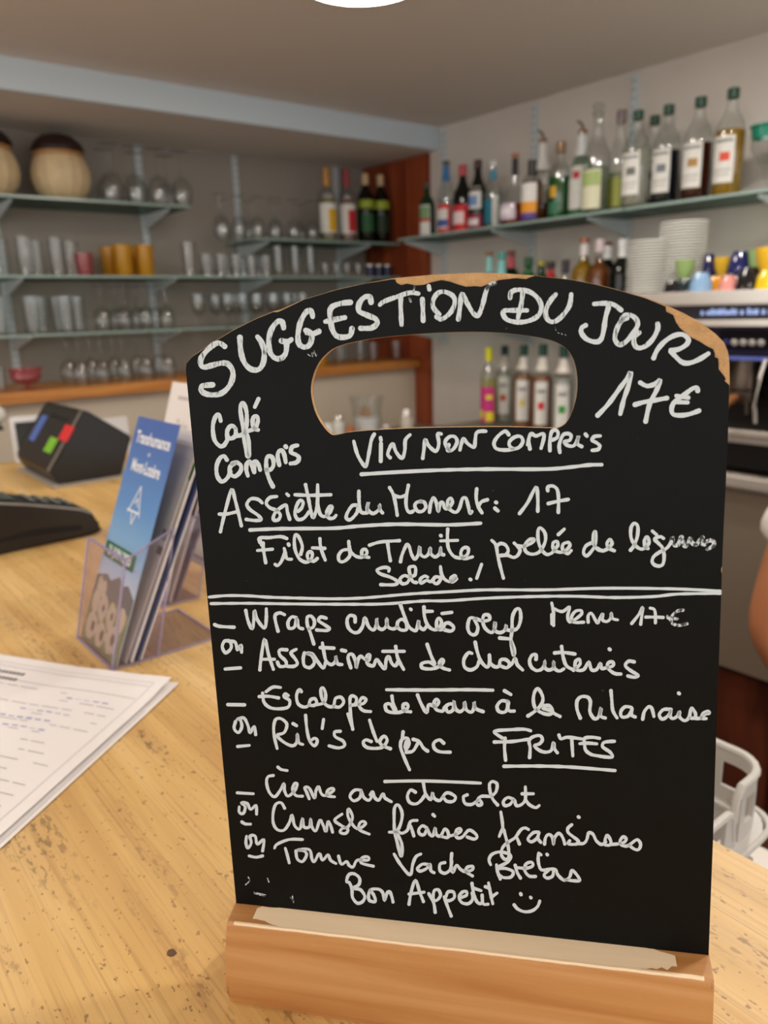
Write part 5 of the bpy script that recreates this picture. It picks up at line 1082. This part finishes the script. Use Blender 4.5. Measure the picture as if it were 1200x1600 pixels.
# saucers in two tall stacks
M_porc = mat('white_porcelain', (238, 238, 232), .25)
sp = [(0, 0), (.034, 0), (.036, .0010), (.0610, .0016), (.0630, .0024), (.0632, .0046), (.0615, .0052), (.036, .0032), (0, .003)]
def stack(px, yb, ytop, x, label, grp, R=1.0):
    p = at(px, yb, X=x); q = at(px, ytop, X=x); n = int((q.z - MZ) / .0074)
    base = None
    for i in range(n):
        lab = label + (', topmost' if i == n - 1 else ', bottommost' if i == 0 else ', one of the middle of the pile')
        if base is None: base = mesh_obj('saucer', lathe(B(), [(r * R, z) for r, z in sp], 32), M_porc, None, True); o = base
        else: o = base.copy(); COL.objects.link(o)
        tag(o, lab, 'saucer', grp)
        o.location = (x + random.uniform(-.001, .001), p.y + random.uniform(-.001, .001), MZ + .0003 + i * .0074)
MZ = ZW + H_ - .002
stack(1013, 455, 375, 1.985, 'white saucer in the left lower stack', 'white saucers in the left stack on the machine')
stack(1062, 452, 343, 2.03, 'white saucer in the right taller stack', 'white saucers in the right stack on the machine')
# espresso cups, most of them upside down
cup_p = [(0, 0), (.017, 0), (.018, .003), (.026, .022), (.030, .048), (.0312, .058), (.0295, .058), (.028, .046), (.024, .022), (.016, .006), (0, .005)]
def cup(px, py, rgb, cname, x, z=None, inverted=True, s=1.0, ang=1.0, lab=''):
    """px,py = pixel of the cup's middle"""
    p = at(px, py, X=x)
    z0 = MZ + .0004 if z is None else z
    t = thing('espresso_cup', lab, 'cup', (x, p.y, z0 + (.058 * s if inverted else 0)), ang, 'coloured espresso cups on the machine')
    if inverted: t.rotation_euler = (math.pi, 0, ang)
    mm = mat(cname + '_glaze', rgb, .12, coat=.5)
    mesh_obj('bowl', lathe(B(), [(r * s, h * s) for r, h in cup_p], 28), mm, t, True)
    mesh_obj('handle', tube(B(), [(.026 * s, 0, .045 * s), (.036 * s, 0, .046 * s), (.042 * s, 0, .036 * s), (.038 * s, 0, .022 * s), (.024 * s, 0, .016 * s)], .0034, 8), mm, t, True)
Z2c = MZ + .0587
C_ = [(1051, 'glossy_black', (18, 18, 20), 1.925, None, .74, 'glossy black cup upside down, leftmost of the cups'),
 (1096, 'sky_blue', (136, 172, 208), 1.93, None, 1.0, 'sky blue cup upside down, second from the left in front'),
 (1119, 'orange', (232, 152, 14), 1.99, None, .85, 'orange cup upside down between the blue and pink ones'),
 (1139, 'salmon_pink', (226, 148, 140), 1.93, None, .82, 'salmon pink cup upside down in the front row'),
 (1171, 'jet_black', (20, 16, 16), 1.93, None, 1.1, 'large jet black cup upside down in the front row'),
 (1199, 'lemon', (232, 196, 30), 1.93, None, .95, 'lemon yellow cup at the right edge, bottom layer'),
 (1073, 'dark_teal', (22, 40, 48), 1.945, None, .80, 'dark teal cup in the second row under the green one'),
 (1106, 'midnight', (26, 30, 56), 2.06, None, .95, 'midnight blue cup upside down in the second row'),
 (1130, 'ink_black', (24, 22, 30), 2.06, None, .9, 'ink black cup upside down in the second row'),
 (1156, 'royal_navy', (20, 26, 88), 2.05, None, .95, 'navy cup in the second row behind the jet black one'),
 (1185, 'slate_black', (26, 24, 26), 2.05, None, .95, 'slate black cup in the second row at the right')]
for px, cn, rgb, x, z, s, lab in C_: cup(px, 435, rgb, cn, x, z, True, s, random.uniform(-.3, .3), lab)
for px, cn, rgb, x, s, inv_, lab, dz in [(1071, 'pale_green', (150, 180, 112), 1.945, .80, False, 'pale green upright cup on top at the left', 0), (1106, 'navy', (18, 24, 84), 2.06, .95, True, 'navy cup upside down on the midnight blue one', 0),
 (1156, 'deep_navy', (22, 28, 96), 2.05, .95, True, 'deep navy cup upside down on the second layer', 0),
 (1187, 'green_apple', (150, 184, 122), 2.05, .95, False, 'apple green upright cup on top at the right', 0), (1199, 'golden', (236, 188, 50), 1.93, .9, False, 'golden yellow upright cup on the lemon one', 0),
 (1131, 'sunny', (226, 182, 50), 2.06, .8, False, 'sunny yellow upright cup on top in the middle', -.004)]:
    hh = .058 * (.95 if x > 2 else .95) + .001
    if cn == 'sunny': hh = .058 * .9 + .001
    if cn == 'pale_green': hh = .058 * .8 + .001
    cup(px, 400, rgb, cn, x, MZ + hh, inv_, s, random.uniform(-.3, .3), lab)
cup(1166, 390, (160, 200, 124), 'mint', 2.12, None, True, 1.0, .2, 'mint green cup standing behind the navy ones'); 
# --- jars on the back worktop's near end seen through the handle hole, left part
def on_top(px, X, zz=None): return at(px, 600, X=X).y
t = thing('coffee_bag_jar', 'clear jar with white filling and beige biscuits seen through the handle hole', 'jar', (1.79, 2.33, .9503))
mesh_obj('glass_wall', lathe(B(), [(0, 0), (.050, 0), (.052, .004), (.056, .135), (.066, .180), (.0655, .182), (.055, .135), (.050, .006), (0, .006)], 28), M_gl, t, True)
mesh_obj('white_filling', lathe(B(), [(0, .008), (.047, .008), (.051, .100), (.02, .104), (0, .102)], 24), mat('white_sugar', (236, 234, 232), .8), t, True)
bm = B()
random.seed(9)
for i in range(16):
    a = random.random() * 6.28; r = random.uniform(0, .032); c = Vector((r * math.cos(a), r * math.sin(a), .112 + random.random() * .024))
    bmesh.ops.create_icosphere(bm, subdivisions=1, radius=.011, matrix=Matrix.Translation(c))
o = mesh_obj('biscuits', bm, mat('beige_biscuit', (204, 166, 132), .8), t, True); o['kind'] = 'stuff'
def shaker(px, x, lab, h, r, m_, lidm):
    h += .035
    t = thing('shaker', lab, 'shaker', (x, at(px, 690, X=x).y, .9503))
    mesh_obj('glass_body', lathe(B(), [(0, 0), (r, 0), (r, h * .62), (r * .86, h * .74), (0, h * .74)], 20), m_, t, True)
    mesh_obj('lid', lathe(B(), [(r * .84, h * .742), (r * .88, h * .85), (r * .6, h * .96), (0, h), (0, h * .742)], 20), lidm, t, True)
shaker(636, 1.895, 'clear shaker with rounded steel lid seen through the handle hole', .100, .026, mat('shaker_fill', (206, 196, 180), .4), M_chrome)
shaker(604, 1.80, 'short white pot in front of the clear jar in the handle hole', .050, .022, M_porc, M_chrome)
shaker(548, 1.70, 'copper coloured small pot left of the clear jar', .046, .022, mat('copper_orange', (206, 126, 84), .3, metal=.4), cm((200, 130, 90), .3, .5))
shaker(531, 1.76, 'white sugar shaker at the left end of the handle hole', .068, .024, M_porc, M_chrome)
shaker(513, 1.66, 'white lidded pot at the lower left corner of the handle hole', .052, .024, M_porc, M_porc)
# ------------------------------------------------------------------ grey plastic dish basket behind the bar
M_bk = mat('pale_grey_plastic', (206, 204, 200), .4)
t = thing('dish_basket', 'pale grey plastic dish basket with cut-out walls behind the bar at the right', 'basket', (.43, .25, .8853))
def wall_pts(bm, path, z0, z1, th):
    """upright strip of a given thickness along a plan path"""
    n = len(path); L_, R_ = [], []
    for i, p in enumerate(path):
        a, b = Vector(path[max(i - 1, 0)]), Vector(path[min(i + 1, n - 1)]); d = (b - a).normalized(); q = Vector((-d.y, d.x)) * th / 2
        L_.append(Vector(p) + q); R_.append(Vector(p) - q)
    zz0 = z0 if callable(z0) else (lambda s: z0); zz1 = z1 if callable(z1) else (lambda s: z1)
    V = [[bm.verts.new((L_[i].x, L_[i].y, zz0(i))), bm.verts.new((L_[i].x, L_[i].y, zz1(i))), bm.verts.new((R_[i].x, R_[i].y, zz1(i))), bm.verts.new((R_[i].x, R_[i].y, zz0(i)))] for i in range(n)]
    for a, b in zip(V, V[1:]):
        for k in range(4): bm.faces.new((a[k], a[(k + 1) % 4], b[(k + 1) % 4], b[k]))
    bm.faces.new(V[0]); bm.faces.new(V[-1][::-1]); return bm
def arc(cx, cy, r, a0, a1, n=6): return [(cx + r * math.cos(a0 + (a1 - a0) * i / n), cy + r * math.sin(a0 + (a1 - a0) * i / n)) for i in range(n + 1)]
XB, YB, RB = .19, .32, .028          # plan size from the origin corner; far wall is x = XB, near (right hand) wall is y = 0
hp = math.pi / 2
TOP = .172; LOW = .115
far_path = [(XB - .048, 0)] + arc(XB - RB, RB, RB, -hp, 0) + [(XB, .06), (XB, .13), (XB, .20), (XB, YB - RB)] + arc(XB - RB, YB - RB, RB, 0, hp) + [(XB - .048, YB)]
near_path = [(.012, 0), (.09, 0)]
ring = [(RB, 0), (XB - RB, 0)] + arc(XB - RB, RB, RB, -hp, 0)[1:] + [(XB, YB - RB)] + arc(XB - RB, YB - RB, RB, 0, hp)[1:] + [(RB, YB)] + arc(RB, YB - RB, RB, hp, 2 * hp)[1:] + [(0, RB)] + arc(RB, RB, RB, 2 * hp, 3 * hp)[1:]
# lower body
bm = B(); wall_pts(bm, ring, 0.0, .018, .0035); wall_pts(bm, ring, .085, LOW, .0035)
mesh_obj('body_bands', bm, M_bk, t, True)
bm = B()
for p in [(x, 0) for x in (.02, .05, .08, .11, .14, .17)] + [(XB, y) for y in (.04, .08, .12, .16, .20, .24, .28)] + [(x, YB) for x in (.03, .08, .13)] + [(0, y) for y in (.05, .10, .15, .2, .25)]:
    box(bm, p[0] - .006, p[0] + .006, p[1] - .0016, p[1] + .0016, .018, .085) if p[1] in (0, YB) else box(bm, p[0] - .0016, p[0] + .0016, p[1] - .006, p[1] + .006, .018, .085)
o = mesh_obj('wall_bars', bm, M_bk, t); o['kind'] = 'stuff'
mesh_obj('floor_grid', box(B(), .003, XB - .003, .003, YB - .003, 0, .004), M_bk, t)
# broad flange at mid height
bm = B(); fl = wall_pts(bm, [(p[0], p[1]) for p in ring], LOW, LOW + .0035, .020)
mesh_obj('flange', bm, M_bk, t, True)
bm = B(); tube(bm, [(p[0] + (.011 if p[0] > XB / 2 else -.011) * (abs(p[0] - XB / 2) > XB / 2 - RB * .9), p[1] + (.011 if p[1] > YB / 2 else -.011) * (abs(p[1] - YB / 2) > YB / 2 - RB * .9), LOW + .001) for p in ring], .0032, 8)
mesh_obj('flange_rim', bm, M_bk, t, True)
# tall far part: posts, low band, top rim (windows between)
bm = B(); wall_pts(bm, far_path, TOP - .014, TOP, .0035); mesh_obj('upper_band', bm, M_bk, t, True)
bm = B(); wall_pts(bm, far_path, LOW + .003, LOW + .018, .0035); mesh_obj('lower_band', bm, M_bk, t, True)
bm = B()
def post(path): wall_pts(bm, path, LOW + .018, TOP - .013, .0035)
post(arc(XB - RB, RB, RB, -hp * .95, -hp * .35, 4)); post([(XB, .040), (XB, .068)]); post([(XB, .15), (XB, .175)]); post([(XB, .25), (XB, YB - RB)]); post([(XB - .048, 0), (XB - .040, 0)])
o = mesh_obj('window_posts', bm, M_bk, t, True); o['kind'] = 'stuff'
rim = [(p[0], p[1], TOP) for p in far_path]
mesh_obj('top_rim', tube(B(), [(XB - .056, 0, TOP - .03)] + [(XB - .054, 0, TOP - .008)] + rim + [(XB - .054, YB, TOP - .008), (XB - .056, YB, TOP - .03)], .0036, 8), M_bk, t, True)
# lower part of the near wall with its own rim and two brackets
bm = B(); wall_pts(bm, [(.02, 0), (XB - .052, 0)], LOW + .003, LOW + .012, .0035); mesh_obj('near_band', bm, M_bk, t)
mesh_obj('near_rim', tube(B(), [(.03, 0, LOW + .004), (.032, 0, TOP - .022), (.036, 0, TOP - .018), (XB - .066, 0, TOP - .018), (XB - .060, 0, TOP - .024), (XB - .056, 0, LOW + .01)], .0034, 8), M_bk, t, True)
bm = B(); box(bm, XB - .072, XB - .054, -.0018, .0018, LOW + .01, TOP - .02); box(bm, .034, .05, -.0018, .0018, LOW + .01, TOP - .02)
o = mesh_obj('near_posts', bm, M_bk, t); o['kind'] = 'stuff'
t = thing('floor_mat', 'pale grey crumpled cloth on the low worktop beside the basket', 'cloth', (.68, .215, .8853))
bm = B(); g = [[bm.verts.new((-.03 + .06 * i / 10, -.08 + .10 * j / 10, .004 + .012 * abs(math.sin(i * 1.3 + j * .7)) * (1 - abs(i - 5) / 6))) for j in range(11)] for i in range(11)]
for i in range(10):
    for j in range(10): bm.faces.new((g[i][j], g[i + 1][j], g[i + 1][j + 1], g[i][j + 1]))
r = bmesh.ops.extrude_face_region(bm, geom=list(bm.faces))
for v in [q for q in r['geom'] if isinstance(q, bmesh.types.BMVert)]: v.co.z = max(.0003, v.co.z - .004)
mesh_obj('cloth_sheet', bm, mat('pale_cloth', (200, 196, 188), .8), t, True); t.name = 'bar_cloth'

# ------------------------------------------------------------------ person behind the bar: only the near arm reaches into the frame
def skin_mat():
    m, tt, b = new_mat('warm_skin'); b.inputs['Base Color'].default_value = lin((196, 128, 88)); b.inputs['Roughness'].default_value = .42
    b.inputs['Subsurface Weight'].default_value = .08; b.inputs['Subsurface Scale'].default_value = .01; return m
M_skin = skin_mat()
right = Vector((RC[0][0], RC[0][1], 0)).normalized(); fwd = Vector((right.y * -1, right.x, 0))   # picture right / away
if fwd.dot(Vector((.6, .75, 0))) < 0: fwd = -fwd
base = Vector((1.104, .486, 0)) + right * .345 + fwd * .02
person = thing('person', 'person in patterned short sleeves behind the bar, bare arm cut by right edge', 'person', (base.x, base.y, 0))
def P(r_, f_, z): v = right * r_ + fwd * f_; return Vector((v.x, v.y, z))
def skin_body(name, verts, edges, root, mater, sub=2):
    me = bpy.data.meshes.new(name); me.from_pydata([v[0] for v in verts], edges, []); me.update()
    o = bpy.data.objects.new(name, me); COL.objects.link(o)
    md = o.modifiers.new('skin', 'SKIN'); md.use_smooth_shade = True
    me.skin_vertices.new() if not me.skin_vertices else None
    for i, v in enumerate(verts):
        r_ = v[1]; me.skin_vertices[0].data[i].radius = r_ if isinstance(r_, tuple) else (r_, r_); me.skin_vertices[0].data[i].use_root = (i == root)
    s_ = o.modifiers.new('sub', 'SUBSURF'); s_.levels = sub; s_.render_levels = sub
    dg = bpy.context.evaluated_depsgraph_get(); m2 = bpy.data.meshes.new_from_object(o.evaluated_get(dg))
    bpy.data.objects.remove(o); m2.name = name; m2.materials.clear(); m2.materials.append(mater)
    for p in m2.polygons: p.use_smooth = True
    o = bpy.data.objects.new(name, m2); COL.objects.link(o); o.parent = person; return o
V = [(P(0, 0, .86), (.13, .10)), (P(0, 0, 1.02), (.115, .088)), (P(0, .0, 1.20), (.135, .095)), (P(0, 0, 1.30), (.115, .08)), (P(0, -.01, 1.375), .052), (P(0, -.02, 1.43), .050),
     (P(0, -.03, 1.50), (.068, .078)), (P(0, -.03, 1.58), (.072, .086)), (P(0, -.03, 1.635), (.045, .055)),
     (P(-.165, 0, 1.30), .052), (P(-.272, .0, 1.14), .047), (P(-.305, .01, .955), .043), (P(-.268, -.03, .885), .043), (P(-.11, -.16, .955), .026), (P(-.05, -.19, .975), (.026, .030)), (P(.01, -.205, .975), (.018, .034)),
     (P(.155, 0, 1.30), .052), (P(.215, .0, 1.16), .045), (P(.235, .02, .99), .038), (P(.16, -.09, .95), .034), (P(.09, -.16, .965), .025), (P(.05, -.19, .96), (.018, .034)),
     (P(-.085, 0, .80), .088), (P(-.09, 0, .46), .058), (P(-.09, .02, .10), .040), (P(-.09, -.08, .045), .034),
     (P(.085, 0, .80), .088), (P(.09, 0, .46), .058), (P(.09, .02, .10), .040), (P(.09, -.08, .045), .034)]
E_ = [(0, 1), (1, 2), (2, 3), (3, 4), (4, 5), (5, 6), (6, 7), (7, 8), (3, 9), (9, 10), (10, 11), (11, 12), (12, 13), (13, 14), (14, 15), (3, 16), (16, 17), (17, 18), (18, 19), (19, 20), (20, 21), (0, 22), (22, 23), (23, 24), (24, 25), (0, 26), (26, 27), (27, 28), (28, 29)]
skin_body('body', V, E_, 0, M_skin)
for s, c in ((-1, P(.01, -.205, .975)), (1, P(.05, -.19, .96))):         # hands: four fingers and a thumb each, loosely folded
    for k in range(4):
        o_ = P(0, 0, (.022 - k * .0145)); d_ = P(.02 * -s, -.012, 0); L_ = (.9, 1, .95, .75)[k]
        skin_body('finger', [(c + o_ - d_ * .6, .009), (c + o_ + d_ * L_, .0085), (c + o_ + d_ * 1.9 * L_ + P(0, .008, -.002), .008), (c + o_ + d_ * 2.5 * L_ + P(0, .020, -.004), .007)], [(0, 1), (1, 2), (2, 3)], 0, M_skin, 1)
    skin_body('thumb', [(c + P(.02 * s, 0, .018), .011), (c + P(.004 * s, -.012, .042), .010), (c + P(-.014 * s, -.018, .052), .008)], [(0, 1), (1, 2)], 0, M_skin, 1)
def shirt_mat():
    m, tt, b = new_mat('patterned_cotton'); N, L = tt.nodes, tt.links; b.inputs['Roughness'].default_value = .85
    tc = N.new('ShaderNodeTexCoord'); v = N.new('ShaderNodeTexVoronoi'); v.inputs['Scale'].default_value = 34; L.new(tc.outputs['Object'], v.inputs['Vector'])
    cr = N.new('ShaderNodeValToRGB'); cr.color_ramp.interpolation = 'CONSTANT'; sp_ = N.new('ShaderNodeSeparateColor'); L.new(v.outputs['Color'], sp_.inputs[0]); L.new(sp_.outputs[0], cr.inputs[0])
    e = cr.color_ramp.elements; e[0].color = lin((236, 228, 220)); e[1].position = .45; e[1].color = lin((84, 108, 152)); k = e.new(.7); k.color = lin((150, 44, 48))
    L.new(cr.outputs[0], b.inputs['Base Color']); return m
M_shirt = shirt_mat()
def grow(ids, scale, name, mater, extra=None):
    mp = {i: j for j, i in enumerate(ids)}
    vv = [(V[i][0], tuple(a + scale for a in (V[i][1] if isinstance(V[i][1], tuple) else (V[i][1],) * 2))) for i in ids]
    ee = [(mp[a], mp[b]) for a, b in E_ if a in mp and b in mp]
    if extra:
        for (a, pos, rad) in extra: vv.append((pos, (rad, rad))); ee.append((mp[a] if a in mp else len(vv) - 2, len(vv) - 1))
    return skin_body(name, vv, ee, mp[ids[0]], mater)
grow([0, 1, 2, 3, 9, 16], .014, 'shirt', M_shirt, [(9, P(-.272, .0, 1.12), .066), (-1, P(-.292, .005, 1.070), .070), (16, P(.212, 0, 1.13), .056)])
grow([0, 22, 23, 24, 26, 27, 28], .012, 'trousers', mat('dark_trousers', (34, 36, 46), .9))
# face and hair
hc = P(0, -.03, 1.545)
bm = B()
bmesh.ops.create_uvsphere(bm, u_segments=24, v_segments=16, radius=1, matrix=Matrix.Translation(hc + P(0, .012, .03)) @ Matrix.Diagonal((.084, .096, .098, 1)))
fd = P(0, -1, 0)
for v in bm.verts:
    q = v.co - hc
    if q.dot(fd) > .035 and q.z < .075: v.co -= fd * (q.dot(fd) - .035)
mesh_obj('hair', bm, mat('brown_hair', (58, 36, 24), .6), person, True)
for s in (-1, 1):
    o = mesh_obj('eye', lathe(B(), [(0, -.011), (.008, -.008), (.011, 0), (.008, .008), (0, .011)], 14), mat('eye_white', (236, 232, 226), .2), person, True); o.location = hc + P(s * .028, -.076, .012)
    o2 = mesh_obj('ear', lathe(B(), [(0, -.026), (.010, -.02), (.013, 0), (.010, .02), (0, .026)], 12), M_skin, person, True); o2.location = hc + P(s * .078, .005, .0)
    o3 = mesh_obj('iris', lathe(B(), [(0, -.004), (.005, 0), (0, .004)], 12), mat('brown_iris', (60, 38, 24), .2), person, True); o3.location = hc + P(s * .028, -.086, .012)
o = mesh_obj('nose', tube(B(), [hc + P(0, -.078, .020), hc + P(0, -.092, -.004), hc + P(0, -.098, -.018), hc + P(0, -.082, -.026)], [.006, .009, .012, .008], 10), M_skin, person, True)
o = mesh_obj('mouth', tube(B(), [hc + P(-.024, -.070, -.048), hc + P(0, -.080, -.050), hc + P(.024, -.070, -.048)], [.003, .006, .003], 8), mat('lip_red', (160, 74, 66), .4), person, True)
for s in (-1, 1):
    bm = B(); pts = [(-.04, 0), (-.045, .05), (-.038, .17), (0, .20), (.038, .17), (.045, .05), (.04, 0)]
    prism(bm, pts, 'Z', 0, .045); bmesh.ops.bevel(bm, geom=list(bm.edges), offset=.008, segments=2, affect='EDGES')
    o = mesh_obj('shoe', bm, M_black, person, True)
    o.location = P(s * .09, .05, 0); o.rotation_euler = (0, 0, math.atan2(-fwd.y, -fwd.x) - math.pi / 2)
